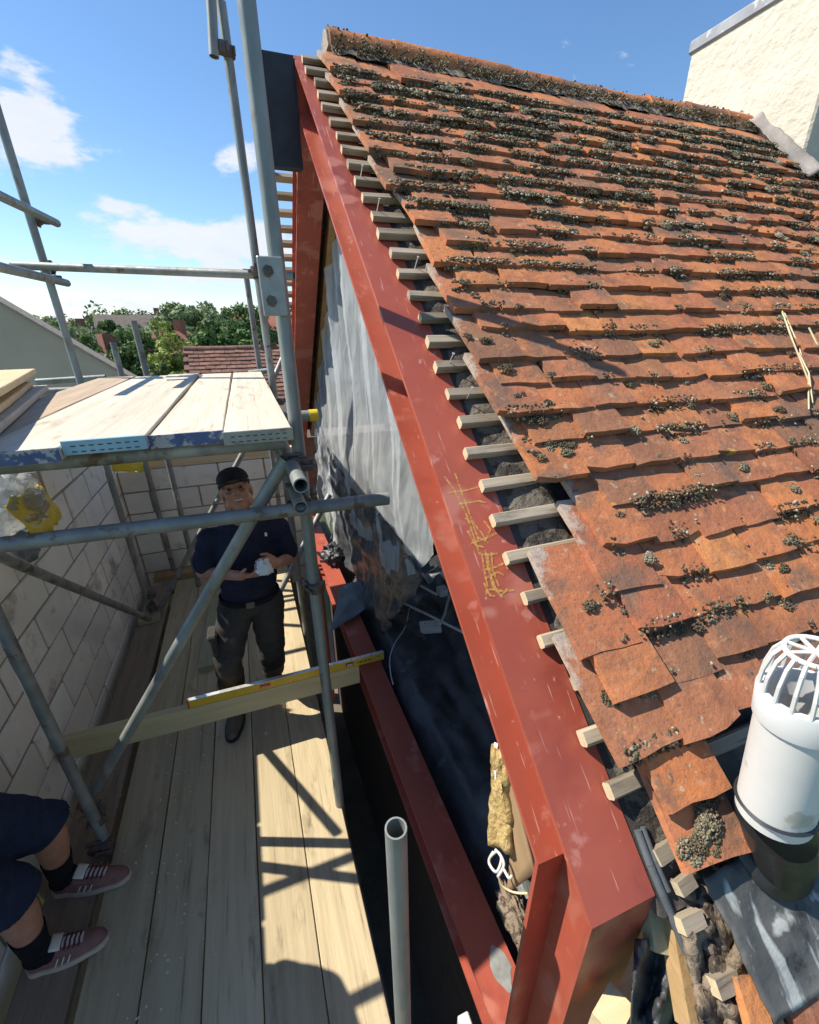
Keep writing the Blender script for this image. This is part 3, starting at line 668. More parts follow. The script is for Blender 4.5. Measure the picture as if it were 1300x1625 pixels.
# ---- gable wall below the steel and loft floor
mb = MB(); mb.bbox((.64, .42, GZ), (.86, 5.0, .05)); child(mb.build('gable_wall', 'shaded_brick'), house)  # brick darkened to stand for the shade beside the deck
mb = MB(); mb.bbox((.86, .42, GZ), (4.7, .62, .95)); child(mb.build('eaves_wall', 'brickwork'), house)
mb = MB(); mb.bbox((.86, 4.85, GZ), (4.7, 5.05, .95)); child(mb.build('rear_wall', 'brickwork'), house)
mb = MB(); mb.bbox((4.72, .45, GZ), (4.85, 5.0, 2.0)); mb.prism([(.5, 2.0), (4.94, 2.0), (2.72, 3.44)], 4.72, 4.85); child(mb.build('end_wall', 'brickwork'), house)
mb = MB(); mb.bbox((.64, .62, .06), (4.7, 4.85, .10)); child(mb.build('loft_floor', 'felt'), house)
# wall plate and rafter feet at the broken eaves
mb = MB(); mb.cbox((.70, .50, 1.10), (2.2, .60, 1.17), .004); child(mb.build('wall_plate', 'old_timber'), house)

# ================================================================ STEEL FRAME
steel = thing('steel_frame', 'red oxide painted steel portal frame standing against the open gable', 'steel frame', loc=(.514, .36, GZ))
X0, X1, DP, TF, TWB = .44, .588, .16, .0115, .008
XM = (X0+X1)/2
Oc = (.28, 1.381)                                       # outer knee
def off(d): return (.28+d, 1.381+(d*SN-d)/CS)            # point on the mitre at depth d
def rl(d, y): return (y, RZ-(RY-y)*math.tan(SL)-d/CS)     # rafter line at depth d
def mir(poly): return [(2*RY-y, z) for y, z in poly]
def raf(name, f):
    mb = MB()
    mb.prism(f([off(0), off(TF), rl(TF, RY), rl(0, RY)]), X0, X1)
    mb.prism(f([off(DP-TF), off(DP), rl(DP, RY), rl(DP-TF, RY)]), X0, X1)
    mb.prism(f([off(TF), off(DP-TF), rl(DP-TF, RY), rl(TF, RY)]), XM-TWB/2, XM+TWB/2)
    return child(mb.build(name, 'red_scuffed'), steel)
near = raf('rafter', lambda p: p); far = raf('rafter', mir)
def colm(f):
    mb = MB()
    mb.prism(f([(.28, GZ+.02), (.28+TF, GZ+.02), off(TF), off(0)]), X0, X1)
    mb.prism(f([(.28+DP-TF, GZ+.02), (.28+DP, GZ+.02), off(DP), off(DP-TF)]), X0, X1)
    mb.prism(f([(.28+TF, GZ+.02), (.28+DP-TF, GZ+.02), off(DP-TF), off(TF)]), XM-TWB/2, XM+TWB/2)
    return child(mb.build('column', 'red_oxide'), steel)
colm(lambda p: p); colm(mir)
mb = MB(); zt = .35
for a, b in ((zt-TF, zt), (zt-DP, zt-DP+TF)): mb.bbox((X0, .44, a), (X1-.004, 5.0, b))
mb.bbox((XM-TWB/2, .44, zt-DP+TF), (XM+TWB/2, 5.0, zt-TF)); child(mb.build('floor_beam', 'red_oxide'), steel)
# fresh zinc touch-up on the beam
mb = MB()
for k in range(26):
    a = 2*math.pi*k/26
mb.add([(.535+.035*math.cos(a)*(1+.35*nz((a, 2, 1))), .60+.055*math.sin(a)*(1+.35*nz((a, 5, 1))), zt+.0012) for a in [2*math.pi*k/26 for k in range(26)]], [tuple(range(26))])
child(mb.build('zinc_patch', 'plate_galv'), steel)
# ridge: stiffener plates, dark splice beam stub
mb = MB(); mb.bbox((X0+.002, RY-.012, RZ-.24), (X1-.002, RY+.012, RZ-.012)); child(mb.build('ridge_plate', 'red_oxide'), steel)
mb = MB(); mb.prism([(RY-.004, RZ-.20), (RY+.30, RZ-.46), (RY+.32, RZ-.30), (RY-.004, RZ-.19)], X0+.01, X0+.022); child(mb.build('haunch_plate', 'red_oxide'), steel)
mb = MB(); mb.cbox((.272, RY-.028, RZ-.425), (.437, RY+.028, RZ-.012), .002); child(mb.build('ridge_beam_stub', 'black_steel'), steel)
# yellow crayon scrawl on the rafter flange
strokes = [[(706, 756), (722, 778), (740, 815), (752, 850), (762, 880)], [(722, 750), (735, 785), (748, 822), (760, 858)], [(712, 782), (740, 778), (768, 770)], [(728, 800), (760, 795), (772, 797)],
 [(738, 822), (752, 830), (765, 846), (775, 862)], [(768, 826), (779, 840), (770, 858), (757, 852)], [(748, 862), (770, 855), (788, 846)], [(742, 842), (755, 865), (768, 868)],
 [(764, 874), (768, 900), (774, 930), (772, 944)], [(770, 872), (776, 905), (784, 935), (798, 948)], [(762, 880), (778, 880), (790, 878)], [(765, 905), (786, 900), (803, 892), (806, 903)], [(770, 918), (790, 908), (800, 912)],
 [(776, 935), (800, 938), (816, 936)], [(772, 890), (782, 925), (795, 945), (806, 934)], [(768, 925), (778, 945), (786, 946)], [(774, 878), (780, 915), (789, 940)], [(780, 876), (782, 905), (792, 930)]]
for s in strokes:
    mb = MB(); pts = [onroof(x, y, .0012) for x, y in s]
    dense = []
    for a, b in zip(pts, pts[1:]):
        for k in range(6): dense.append(a.lerp(b, k/6) + Vector((.0012*nz((a.x*50+k, a.y*40, 1)), 0, 0)))
    dense.append(pts[-1]); vs = []; n_ = Vector(RN)
    for k, p in enumerate(dense):
        d = (dense[min(k+1, len(dense)-1)]-dense[max(k-1, 0)]).normalized(); w = n_.cross(d)*(.0024+.0010*nz((k*.7, s[0][0], 1)))
        q = p - n_*((p-rp(0, 0, 0)).dot(n_)-.0004-.00004*strokes.index(s)); vs += [q+w, q-w]
    mb.add(vs, [(2*k, 2*k+1, 2*k+3, 2*k+2) for k in range(len(dense)-1)])
    o = mb.build('crayon_mark', 'chalk_yellow', open=1); o.parent = near

# ================================================================ SCAFFOLD
scaf = thing('scaffold', 'galvanised tube scaffold with standards, ledgers, braces and couplers round the deck', 'scaffold', loc=(-.4, 2.4, GZ))
TR = .02415
def tube(name, p, q, m='galv', n=18):
    mb = MB(); mb.tube(p, q, TR, n, hollow=.004); return child(mb.build(name, m, smooth=50), scaf)
def coupler(p, a, b, flip=1):
    """swivel coupler: two straps round crossing tubes with bolts and nuts"""
    p = Vector(p); a = Vector(a).normalized(); b = Vector(b).normalized(); mb = MB()
    n_ = a.cross(b)
    n_ = n_.normalized() if n_.length > .05 else a.orthogonal().normalized()
    for ax, sg in ((a, -1), (b, 1)):
        c = p + n_*TR*.9*sg
        mb.tube(c-ax*.020, c+ax*.020, TR+.0065, 14)
        s = ax.cross(n_).normalized()
        mb.tube(c+s*(TR+.012)-n_*.03, c+s*(TR+.012)+n_*.034, .006, 8); mb.tube(c+s*(TR+.012)+n_*.022, c+s*(TR+.012)+n_*.036, .011, 6)
        mb.tube(c-s*(TR+.010)-ax*.018, c-s*(TR+.010)+ax*.018, .008, 8)
    return child(mb.build('coupler', 'coupler', smooth=40), scaf)
Bx, By = .150, 1.60; Cx, Cy = .193, 3.20; Ax, Ay = -1.105, 3.93; Dx, Dy = -.992, 1.79
Z = Vector((0, 0, 1)); XV = Vector((1, 0, 0)); YV = Vector((0, 1, 0))
tube('standard', (Bx, By, GZ+.02), (Bx+.004, By, 3.52))
tube('standard', (Cx, Cy, GZ+.02), (Cx-.01, Cy, 3.87))
tube('standard', (Ax, Ay, GZ+.02), (Ax, Ay, 3.75))
tube('standard', (Dx, Dy, GZ+.02), (Dx, Dy, 1.96), 'galv_dull')
tube('standard', (-.995, 4.68, GZ+.02), (-.995, 4.68, 2.3), 'galv_dull')
tube('standard', (.172, 4.62, GZ+.02), (.168, 4.62, 2.87), 'galv_dull')
tube('standard', (-.738, 4.36, GZ+.02), (-.745, 4.36, 2.46), 'galv_dull')
tube('standard', (.166, .562, GZ+.02), (.164, .562, 1.392))
# ledger in front of the workman and the two open tube ends
l0 = ony(-60, 872, 1.50); l1 = ony(616, 791, 1.50); tube('ledger', l0, l1, 'galv_dull')
tube('ledger', (.120, 1.31, 1.932), (.105, 4.45, 1.932)); tube('ledger', (.124, 1.455, 1.806), (.11, 4.3, 1.80), 'galv_dull')
tube('ledger', (-1.16, 1.3, 1.935), (-1.16, 4.6, 1.935), 'galv_dull')
for y, x1 in ((1.52, .10), (2.02, .27), (2.9, .16), (3.68, .15)): tube('transom', (-1.9, y+.045, 2.0135), (x1, y+.045, 2.0135), 'galv_dull')
mb = MB(); mb.tube((.262, 2.065, 2.0135), (.30, 2.065, 2.0135), .027, 14); child(mb.build('end_cap', 'yellow_film', smooth=40), scaf)
# guard rails
tube('guard_rail', ony(20, 421, 3.985), ony(467, 438, 3.12), 'galv_dull')
tube('guard_rail', ony(90, 354, 4.08), onx(-20, 301, -1.02)); tube('guard_rail', ony(106, 449, 4.10), onx(-20, 419, -1.03), 'galv_dull')
tube('guard_rail', ony(340, 90, 3.14), ony(333, -40, 3.14))
# braces
tube('brace', ony(150, 1256, 1.86), ony(454, 728, 1.555)); tube('brace', ony(226, 1018, 3.86), ony(394, 702, 4.30), 'galv_dull')
tube('brace', onx(-20, 875, -1.06), onx(236, 982, -1.06), 'galv_dull'); tube('brace', ony(442, 943, 3.25), ony(523, 785, 3.55))
# far side tubes just behind the upper boards
tube('ledger', ony(58, 606, 4.50), ony(168, 599, 4.50)); tube('ledger', ony(66, 627, 4.32), ony(112, 620, 4.32))
tube('ledger', ony(395, 592, 4.44), ony(428, 588, 4.40))
tube('brace', ony(432, 606, 4.6), ony(452, 560, 4.8))
# tubes carrying the deck
for y in (.45, 1.70, 3.0, 4.45): tube('transom', (-1.24, y, -.064), (.17, y, -.064), 'galv_dull')
tube('ledger', (-.978, .1, -.114), (-.978, 4.7, -.114), 'galv_dull'); tube('ledger', (.06, .1, -.114), (.06, 4.7, -.114), 'galv_dull')
for y in (.8, 2.6): tube('ledger', (.26, y, -1.5), (.26, y+1.9, -1.5), 'galv_dull')
for p, a, b in (((Bx-.02, By-.05, 1.79), Z, XV), ((Bx, By-.04, 1.93), Z, YV), ((Bx, By+.03, 1.80), Z, YV), ((Ax+.01, Ay+.05, 2.775), Z, XV), ((Ax+.04, Ay+.06, 3.04), Z, YV), ((Ax+.0, Ay+.09, 2.71), Z, YV), ((Cx-.02, Cy-.04, 2.70), Z, XV), ((Cx-.02, Cy-.03, 3.68), Z, Vector((.05, 0, 1))), ((Cx, Cy+.02, 2.28), Z, YV), ((Dx, Dy+.03, .20), Z, XV), ((Ax+.03, Ay, .22), Z, YV), ((Ax+.03, Ay-.04, .12), Z, XV), ((Dx-.01, Dy-.03, .06), Z, YV), ((Cx, Cy, 1.93), Z, YV), ((Bx, By, 1.40), Z, Vector((.5, .2, .8)))):
    coupler(p, a, b)
# flat plate sleeve with two bolts on the tall standard
mb = MB(); pc = ony(431, 452, By-.034); mb.cbox((pc.x-.034, pc.y-.004, pc.z-.085), (pc.x+.040, pc.y+.008, pc.z+.075), .003)
pl = child(mb.build('splice_plate', 'plate_galv'), scaf)
mb = MB()
for dz in (.036, -.044):
    mb.tube((pc.x-.006, pc.y-.004, pc.z+dz), (pc.x-.006, pc.y-.014, pc.z+dz), .0165, 6); mb.tube((pc.x-.006, pc.y-.014, pc.z+dz), (pc.x-.006, pc.y-.022, pc.z+dz), .008, 10)
o = mb.build('bolt', 'coupler'); o.parent = pl; o.matrix_parent_inverse = pl.matrix_parent_inverse.inverted() if False else Matrix()

# ================================================================ BOARDS
brnd = random.Random(5)
def board(name, label, cat, x0, x1, y0, y1, zt, m, th=.038, group=None, rot=0, axis=1, warp=.003, seed=0, bands=True):
    w = x1-x0; L_ = y1-y0; c = Vector(((x0+x1)/2, (y0+y1)/2, zt)); n = 10; e = .003; mb = MB(); vs = []
    for k in range(n+1):
        y = -L_/2+L_*k/n; dz = warp*nz((seed*3.3, k*.35, 1)); dx = .0025*nz((seed*5.1, k*.5, 4)); tw = .004*nz((seed*1.7, k*.3, 8))
        for (px, pz) in ((-w/2+e, 0), (w/2-e, 0), (w/2, -e), (w/2, -th+e), (w/2-e, -th), (-w/2+e, -th), (-w/2, -th+e), (-w/2, -e)):
            q = [px+dx, y, pz+dz*(.5)+tw*px/w-.004]
            vs.append(q)
    fs = [(k*8+j, k*8+(j+1) % 8, k*8+8+(j+1) % 8, k*8+8+j) for k in range(n) for j in range(8)]+[tuple(range(7, -1, -1)), tuple(n*8+j for j in range(8))]
    mb.add(vs, fs); me = mb.mesh(name)
    o = obj(name, me, m); o.location = c; o.rotation_euler.z = rot
    return tag(o, label, cat, group)
dk = [(-.965, -.7435), (-.738, -.516), (-.511, -.290), (-.2855, -.063), (-.058, .158)]
dl = ['grey weathered scaffold deck board along the dark gap beside the left plank', 'grey deck board second from the dark gap, spattered with white mortar drops', 'middle deck board of the five, running under the toe of the workman', 'deck board second from the open drop, half lit by the sun', 'sunlit deck board at the edge of the dark drop beside the steel']
for k, (a, b) in enumerate(dk):
    board('scaffold_board', dl[k], 'scaffold board', a, b, .12+.03*k % .05, 4.55+.04*(k % 3), .0, 'deck_wood', group='deck boards', rot=R(brnd.uniform(-.1, .1)), seed=k)
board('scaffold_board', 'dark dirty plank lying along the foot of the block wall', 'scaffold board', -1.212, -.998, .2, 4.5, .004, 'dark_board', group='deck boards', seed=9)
board('timber_length', 'short pale green treated timber lying along the deck behind the plank', 'timber', -.62, -.515, 2.98, 4.35, .047, 'treated_y', th=.047, seed=12, rot=R(-2.5))
board('timber_offcut', 'small pale offcut lying beside the foot of the standard by the wall', 'timber', -1.205, -1.03, 3.80, 3.96, .055, 'treated_y', th=.045, seed=13, rot=R(10))
board('timber_offcut', 'brown timber piece laid across at the foot of the far block wall', 'timber', -1.18, -.42, 4.58, 4.72, .06, 'old_timber', th=.055, seed=15)
# bits of mortar on the boards
rr = random.Random(31); mb = MB()
for _ in range(70):
    x = rr.gauss(-.72, .12); y = rr.uniform(1.0, 2.6); s = rr.uniform(.002, .006)
    mb.tube((x, y, .000), (x, y, .002), s, 6)
tag(mb.build('mortar_splashes', 'cream'), 'white mortar drops spattered on the grey deck boards', 'mortar', kind='stuff')

# upper platform
pz = 2.083
pf = [(-.070, .138, 1.46, 3.86, 'platform_wood', 0), (-.288, -.078, 1.50, 3.84, 'platform_wood', 0), (-.503, -.296, 1.46, 3.78, 'platform_wood', .010), (-.725, -.510, 1.43, 3.86, 'platform_wood', .0), (-.955, -.734, 1.41, 3.88, 'platform_brown', .0)]
pl_ = ['upper platform board on the right edge beside the tall standard', 'upper platform board with a worn blue painted end, second from the right edge', 'raised upper platform board with a pale blue metal end band', 'upper platform board with blue painted end left of the raised board', 'brownest upper platform board on the left side']
for k, (a, b, y0, y1, m, dz) in enumerate(pf):
    o = board('platform_board', pl_[k], 'scaffold board', a, b, y0, y1, pz+dz, m, group='upper platform boards', seed=20+k, rot=R((-.9, -.4, .2, .5, .8)[k]*.6), warp=.005)
    w = b-a; L_ = y1-y0
    if k != 4:
        mb = MB(); mt = ('plate_galv', 'blue_paint', 'pale_blue', 'blue_paint')[k]; d_ = (.006, .004, .012, .004)[k]
        mb.cbox((-w/2-.0015, -L_/2-.0025, -.0410), (w/2+.0015, -L_/2+d_, -.0010), .001); e = mb.build('end_band', mt); e.parent = o
        if k in (0, 2):
            mb = MB()
            for r_ in (0, 1):
                for q in range(8): x = -w/2+.02+q*(w-.04)/7.5; mb.bbox((x, -L_/2-.004, -.018-.016*r_), (x+.012, -L_/2-.0024, -.0155-.016*r_))
            e2 = mb.build('band_slots', 'black'); e2.parent = e
mb = MB(); mb.add([(-.40+.05*math.cos(a)*1.2, 3.30+.02*math.sin(a), 2.090+.002*math.cos(3*a)) for a in [k*.52 for k in range(12)]]+[(-.40+.05*math.cos(a)*1.2, 3.30+.02*math.sin(a), 2.0945) for a in [k*.52 for k in range(12)]], [tuple(range(11, -1, -1)), tuple(range(12, 24))]+[(i, (i+1) % 12, 12+(i+1) % 12, 12+i) for i in range(12)])
tag(mb.build('mortar_dab', 'mortar'), 'grey dab of mortar dried on the raised platform board', 'mortar')
# stack of boards on the far left of the platform
fc = onz(66, 583, 2.20); dr = Vector((-.21, .978, 0)); pr = Vector((.978, .21, 0))
for k in range(4):
    L_ = 1.7; far_ = fc+pr*(-.03*((k*7) % 3)-.004*k)+dr*(-.05*((k*5) % 3)); c = far_-dr*L_/2-pr*.1125
    o = board('stacked_board', ('lowest pale board of the small stack at far left', 'second board up in the small stack at far left', 'third board up in the small stack at far left', 'top board of the small stack at far left')[k], 'board', c.x-.1125, c.x+.1125, c.y-L_/2, c.y+L_/2, 2.112+.029*k, 'pale_timber' if k % 2 else 'platform_wood', th=.026, group='boards stacked at left', seed=40+k, rot=math.atan2(.21, .978)+R(1.2*(k % 2)), warp=.001)

# ================================================================ PLANK ON EDGE AND SPIRIT LEVEL
mb = MB(); py0, py1 = 2.232, 2.279
vs = []; n = 12
for k in range(n+1):
    x = -1.275+(.438+1.275)*k/n; b_ = .002*nz((k*.5, 3, 3))
    vs += [(x, py0+b_, .205), (x, py1+b_, .205), (x, py1+b_, .349), (x, py0+b_, .349)]
mb.add(vs, [(k*4+j, k*4+(j+1) % 4, k*4+4+(j+1) % 4, k*4+4+j) for k in range(n) for j in range(4)]+[(3, 2, 1, 0), tuple(n*4+j for j in range(4))])
tag(mb.build('timber_plank', 'treated', loc=(-.4, 2.25, .205)), 'yellow treated plank set on edge across the deck from block wall to steel', 'plank')
lx0 = ony(300, 1125, py0+.002).x; lx1 = ony(611, 1040, py0).x; zl = .3505
lev = thing('spirit_level', 'yellow spirit level lying on the plank and the floor beam', 'spirit level', loc=((lx0+lx1)/2, py0+.012, zl))
mb = MB(); mb.cbox((lx0, py0, zl), (lx1, py0+.024, zl+.055), .002); child(mb.build('body', 'yellow_paint'), lev)
mb = MB(); mb.cbox((lx0+.002, py0-.001, zl+.0555), (lx1-.002, py0+.025, zl+.0585), .0008); child(mb.build('top_edge', 'alu'), lev)
for e in (lx0, lx1-.006): mb = MB(); mb.cbox((e-.001, py0-.002, zl-.0004), (e+.007, py0+.026, zl+.0595), .001); child(mb.build('end_cap', 'red_plastic' if e == lx0 else 'black'), lev)
for fx, w in ((.36, .062), (.80, .05), (.96, .012)):
    cx = lx0+(lx1-lx0)*fx; mb = MB(); mb.cbox((cx-w/2, py0-.0022, zl+.016), (cx+w/2, py0+.001, zl+.042), .001); fr_ = child(mb.build('vial_frame', 'red_plastic' if fx < .5 else 'black'), lev)
    mb = MB(); mb.tube((cx-w*.38, py0-.004, zl+.029), (cx+w*.38, py0-.004, zl+.029), .007, 10); o = mb.build('vial', 'vial' if fx < .5 else 'cream', smooth=40); o.parent = fr_; o.matrix_parent_inverse = Matrix()
mb = MB()
for q in range(9): x = lx0+(lx1-lx0)*(.84+q*.009); mb.bbox((x, py0-.0008, zl+.024), (x+.004+.003*(q % 3), py0+.0005, zl+.034))
child(mb.build('printed_marks', 'black'), lev)

# ================================================================ BLOCK WALL
wall = thing('block_wall', 'new white aerated block wall in an L round the scaffold deck', 'wall', loc=(-1.33, 3.0, GZ))
mb = MB(); mb.bbox((-1.374, .5, GZ), (-1.289, 4.85, 1.362)); mb.bbox((-1.374, 3.25, 1.3621), (-1.289, 4.85, 1.588)); mb.bbox((-1.2889, 4.769, GZ), (.42, 4.851, 1.14))
child(mb.build('mortar_bed', 'mortar'), wall)
bcache = {}
def block(c, dims, key):
    k = (round(dims[0], 2), round(dims[1], 2), round(dims[2], 2), key)
    if k not in bcache:
        m_ = MB(); d = Vector(dims)/2-Vector((.0, .0, .0025)); d[0 if dims[0] > dims[1] else 1] -= .0025; m_.cbox(-d, d, .006); r_ = random.Random(key)
        m_.v = [(x+r_.uniform(-.0015, .0015), y+r_.uniform(-.0015, .0015), z+r_.uniform(-.0015, .0015)) for x, y, z in m_.v]
        me = m_.mesh('block'); me.materials.append(MAT['block']); bcache[k] = me
    o = bpy.data.objects.new('block', bcache[k]); col.objects.link(o); o.location = c; return child(o, wall)
rr = random.Random(8)
for ci in range(-1, 9):
    zt_ = 1.60-.225*ci if ci >= 0 else None
    if zt_ is None: continue
    y = 4.855-(.0 if ci % 2 else .225)
    while y > .6:
        y1 = y; y0 = max(.55, y-.44)
        if y1-y0 > .12 and not (ci == 0 and y0 < 3.25): block((-1.33+rr.uniform(-.003, .003), (y0+y1)/2, zt_-.1075+rr.uniform(-.002, .002)), (.1, y1-y0, .215), rr.randrange(4))
        elif ci == 0 and y1 > 3.45: block((-1.33, (3.26+y1)/2, zt_-.1075), (.1, y1-3.26, .215), 1)
        y = y0-.012
    if ci % 2 == 0: block((-1.33, 4.855-.1065, zt_-.1075), (.1, .205, .215), 2) if True else None
for ci in range(2, 9):
    zt_ = 1.60-.225*ci; x = -1.272+(.0 if ci % 2 else -.0); first = True
    while x < .40:
        x1 = min(.415, x+(.22 if (first and ci % 2) else .44)); first = False
        if x1-x > .08: block(((x+x1)/2, 4.81+rr.uniform(-.003, .003), zt_-.1075), (x1-x, .1, .215), rr.randrange(4))
        x = x1+.012
mb = MB(); mb.cbox((-1.05, 4.765, 1.155), (.40, 4.86, 1.245), .003); tag(mb.build('wall_plate', 'pale_timber', loc=(-.3, 4.8, 1.155)), 'pale timber plate bedded along the top of the far block wall', 'timber')
def crumple(name, label, cat, c, r, m, seed, th=.0, sq=(1, 1, 1), ex=.35, n=26, fr=5, kind=None):
    mb = MB(); vs = []; fs = []
    for j in range(n+1):
        for i in range(n*2):
            a = math.pi*i/n; b = math.pi*j/n; d = Vector((math.sin(b)*math.cos(a), math.sin(b)*math.sin(a), math.cos(b)))
            k = 1+ex*mnoise.turbulence(d*fr*.5+Vector((seed, 0, 0)), 3, True)*1.2-ex*.4 - ex*.25*abs(nz(d*3, 1, 2))
            vs.append(Vector((d.x*r*sq[0]*k, d.y*r*sq[1]*k, max(-r*sq[2]*.5, d.z*r*sq[2]*k)))+Vector(c))
    W = n*2
    for j in range(n):
        for i in range(W): fs.append((j*W+i, j*W+(i+1) % W, (j+1)*W+(i+1) % W, (j+1)*W+i))
    mb.add(vs, fs); return tag(mb.build(name, m, smooth=True, loc=c), label, cat)
o = crumple('plastic_bag', 'crumpled clear and yellow plastic packaging on the step of the block wall', 'plastic', (-1.36, 2.93, 1.47), .20, 'bag_film', 4, sq=(.8, 1.0, .95), ex=.5)
mb = MB()
mb.grid(lambda u, v: (-1.262+.02*nz((u*4, v*3, 7))+.05*math.sin(v*2), 2.70+.42*u+.05*v, 1.56-.26*v+.05*nz((u*3, v*3, 2))), 14, 12); y_ = mb.build('yellow_strip', 'yellow_film', smooth=True, solid=.002); y_.parent = o; y_.matrix_parent_inverse = Matrix.Translation(-o.location)
mb = MB()
mb.grid(lambda u, v: (-1.255+.03*nz((u*5, v*4, 1))+.03*math.sin(v*2.5+u), 2.62+.42*u, 1.40-.20*v*(1-.3*u)+.02*nz((u*3, v*3, 5))), 16, 12); y_ = mb.build('grey_strip', 'grey_sheet', smooth=True, solid=.002); y_.parent = o; y_.matrix_parent_inverse = Matrix.Translation(-o.location)
mb = MB(); mb.grid(lambda u, v: (-1.33+.36*u, 4.72-.02*v+.10*(1-v)*0, 1.19+.10*(1-v)+.022*nz((u*7, v*5, 3))-.05*u), 16, 8)
tag(mb.build('yellow_membrane', 'yellow_film', smooth=True, solid=.002), 'bright yellow plastic film folded over the corner of the far wall', 'plastic')

# ================================================================ SHEETS AND CLUTTER IN THE OPEN GABLE
def ztop(y): return RZ-abs(y-RY)*math.tan(SL)-(DP+.02)/CS
def film(u, v):
    y = 1.50+3.3*u
    pts = [(1.5, 1.50), (1.7, 1.30), (2.0, 1.10), (2.5, 1.05), (3.0, 1.0), (3.7, .85), (3.9, .12), (4.9, .12)]
    zb = .12
    for (a, x), (b, w) in zip(pts, pts[1:]):
        if a <= y <= b: zb = x+(w-x)*(y-a)/(b-a)
    zt_ = ztop(y)+.02; z = zb+(zt_-zb)*(1-v)
    s1 = y+.20*math.sin(z*1.3+.6)+.10*nz((y*.9, z*.7, 2))+.09*z
    am = .5+.9*max(0, nz((s1*1.7, z*.5, 8), 1, 2)+.35)
    f = .040*abs(math.sin(s1*7.3+.4*math.sin(z*1.1)))**.8+am*(.024*abs(math.sin(s1*19+1.3*math.sin(z*.9)))**.7+.010*math.sin(s1*43+2*math.sin(z*.8)))+.012*nz((s1*10, z*.6, 4), 1, 2)
    low = 1/(1+math.exp((z-1.45)*9))
    g = .05*nz((y*2.2, z*1.9, 7), 1, 2)+.045*abs(nz((y*3.5+z*2, z*3.5-y*2, 3), 1, 2))
    bulge = -.075*math.exp(-((z-1.55)/.22)**2)*math.exp(-((y-2.9)/1.0)**2)
    return (max(.600, .622+f*(1-.55*low)+g*(.10+low)+bulge*.5), y, z)
mb = MB(); mb.grid(film, 230, 150)
tag(mb.build('polythene_sheet', 'polythene', smooth=True, open=1), 'wrinkled translucent grey polythene sheet hung behind the red rafter', 'sheet')
def shaded_film(u, v):  # added dark sheet standing in for the polythene's shaded lower half
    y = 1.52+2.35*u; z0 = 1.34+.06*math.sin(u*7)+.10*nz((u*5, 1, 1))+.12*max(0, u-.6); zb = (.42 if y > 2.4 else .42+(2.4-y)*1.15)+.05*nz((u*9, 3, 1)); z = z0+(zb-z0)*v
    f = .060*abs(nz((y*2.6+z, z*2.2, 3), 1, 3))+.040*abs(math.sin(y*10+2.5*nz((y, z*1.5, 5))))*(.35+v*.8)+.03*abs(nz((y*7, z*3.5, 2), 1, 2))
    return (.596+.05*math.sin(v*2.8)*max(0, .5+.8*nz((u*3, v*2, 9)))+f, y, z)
mb = MB(); mb.grid(shaded_film, 90, 60); tag(mb.build('shaded_polythene', 'polythene_shade', smooth=True, solid=.0015), 'shaded lower part of the translucent sheet, added as a dark crumpled sheet', 'sheet')
def memb(u, v):
    x = .605+1.15*u; y = .50+2.9*v
    z = .30+.05*nz((x*3, y*1.6, 3), 1, 3)+.05*abs(nz((x*4+y, y*2.2-x, 6), 1, 3))+.035*math.sin(x*11+2*nz((x, y, 1)))*(.4+.6*u) + .10*max(0, nz((x*1.7, y*1.2, 9)))+.12*u
    if u < .10: z = z-(.10-u)*1.2
    return (x, y, z)
mb = MB(); mb.grid(memb, 70, 120)
tag(mb.build('dark_membrane', 'membrane', smooth=True, solid=.002), 'dark grey membrane draped over the open loft floor beside the steel beam', 'membrane')
def quadgrid(mb, P, nu, nv, fn=None):
    a, b, c, d = [Vector(p) for p in P]
    def g(u, v):
        p = a.lerp(b, u).lerp(d.lerp(c, u), v)
        return p+Vector(fn(u, v)) if fn else p
    mb.grid(g, nu, nv)
mb = MB(); quadgrid(mb, (onz(541, 930, .47), onz(594, 924, .47), onz(588, 962, .40), onz(524, 1003, .37)), 16, 14, lambda u, v: (0, 0, .022*nz((u*3, v*3, 1))+.03*math.sin(u*3.1)*(1-v)-.05*max(0, u-.8)*v))
tag(mb.build('flashing_sheet', 'grey_sheet', smooth=True, solid=.003), 'torn blue grey flashing sheet folded over the floor beam', 'sheet')
crumple('crumpled_plastic', 'crumpled black plastic heaped on the far end of the floor beam', 'plastic', onz(530, 880, .42), .10, 'membrane', 9, sq=(1.1, 1.3, .9), ex=.5)
# handsaw
hs, ht = onz(603, 945, .50), onz(676, 1014, .455); d = (ht-hs).normalized(); sd_ = d.cross(Z).normalized()
saw = thing('handsaw', 'handsaw with red and blue handle lying on the dark membrane', 'saw', loc=hs)
mb = MB(); n_ = sd_.cross(d); bl = [hs+d*.02+sd_*.055, hs+d*.02-sd_*.055, ht-sd_*.012, ht+sd_*.022]; mb.add([p+n_*.001 for p in bl]+[p-n_*.001 for p in bl], [(0, 1, 2, 3), (7, 6, 5, 4), (0, 4, 5, 1), (1, 5, 6, 2), (2, 6, 7, 3), (3, 7, 4, 0)]); child(mb.build('blade', 'saw_blade'), saw)
ring = [hs-d*.02+sd_*.05, hs-d*.09+sd_*.055, hs-d*.115, hs-d*.085-sd_*.06, hs-d*.015-sd_*.055, hs-d*.02+sd_*.05]
mb = MB(); mb.path(ring[:4], .014, 10); child(mb.build('handle', 'blue_plastic', smooth=40), saw)
mb = MB(); mb.path([hs-d*.03+sd_*.03, hs-d*.07+sd_*.03, hs-d*.085-sd_*.02], .015, 10); child(mb.build('grip', 'red_plastic', smooth=40), saw)
mb = MB(); mb.path([ring[3], ring[4], hs+d*.03, ring[5]], .011, 10); child(mb.build('handle_guard', 'blue_plastic', smooth=40), saw)
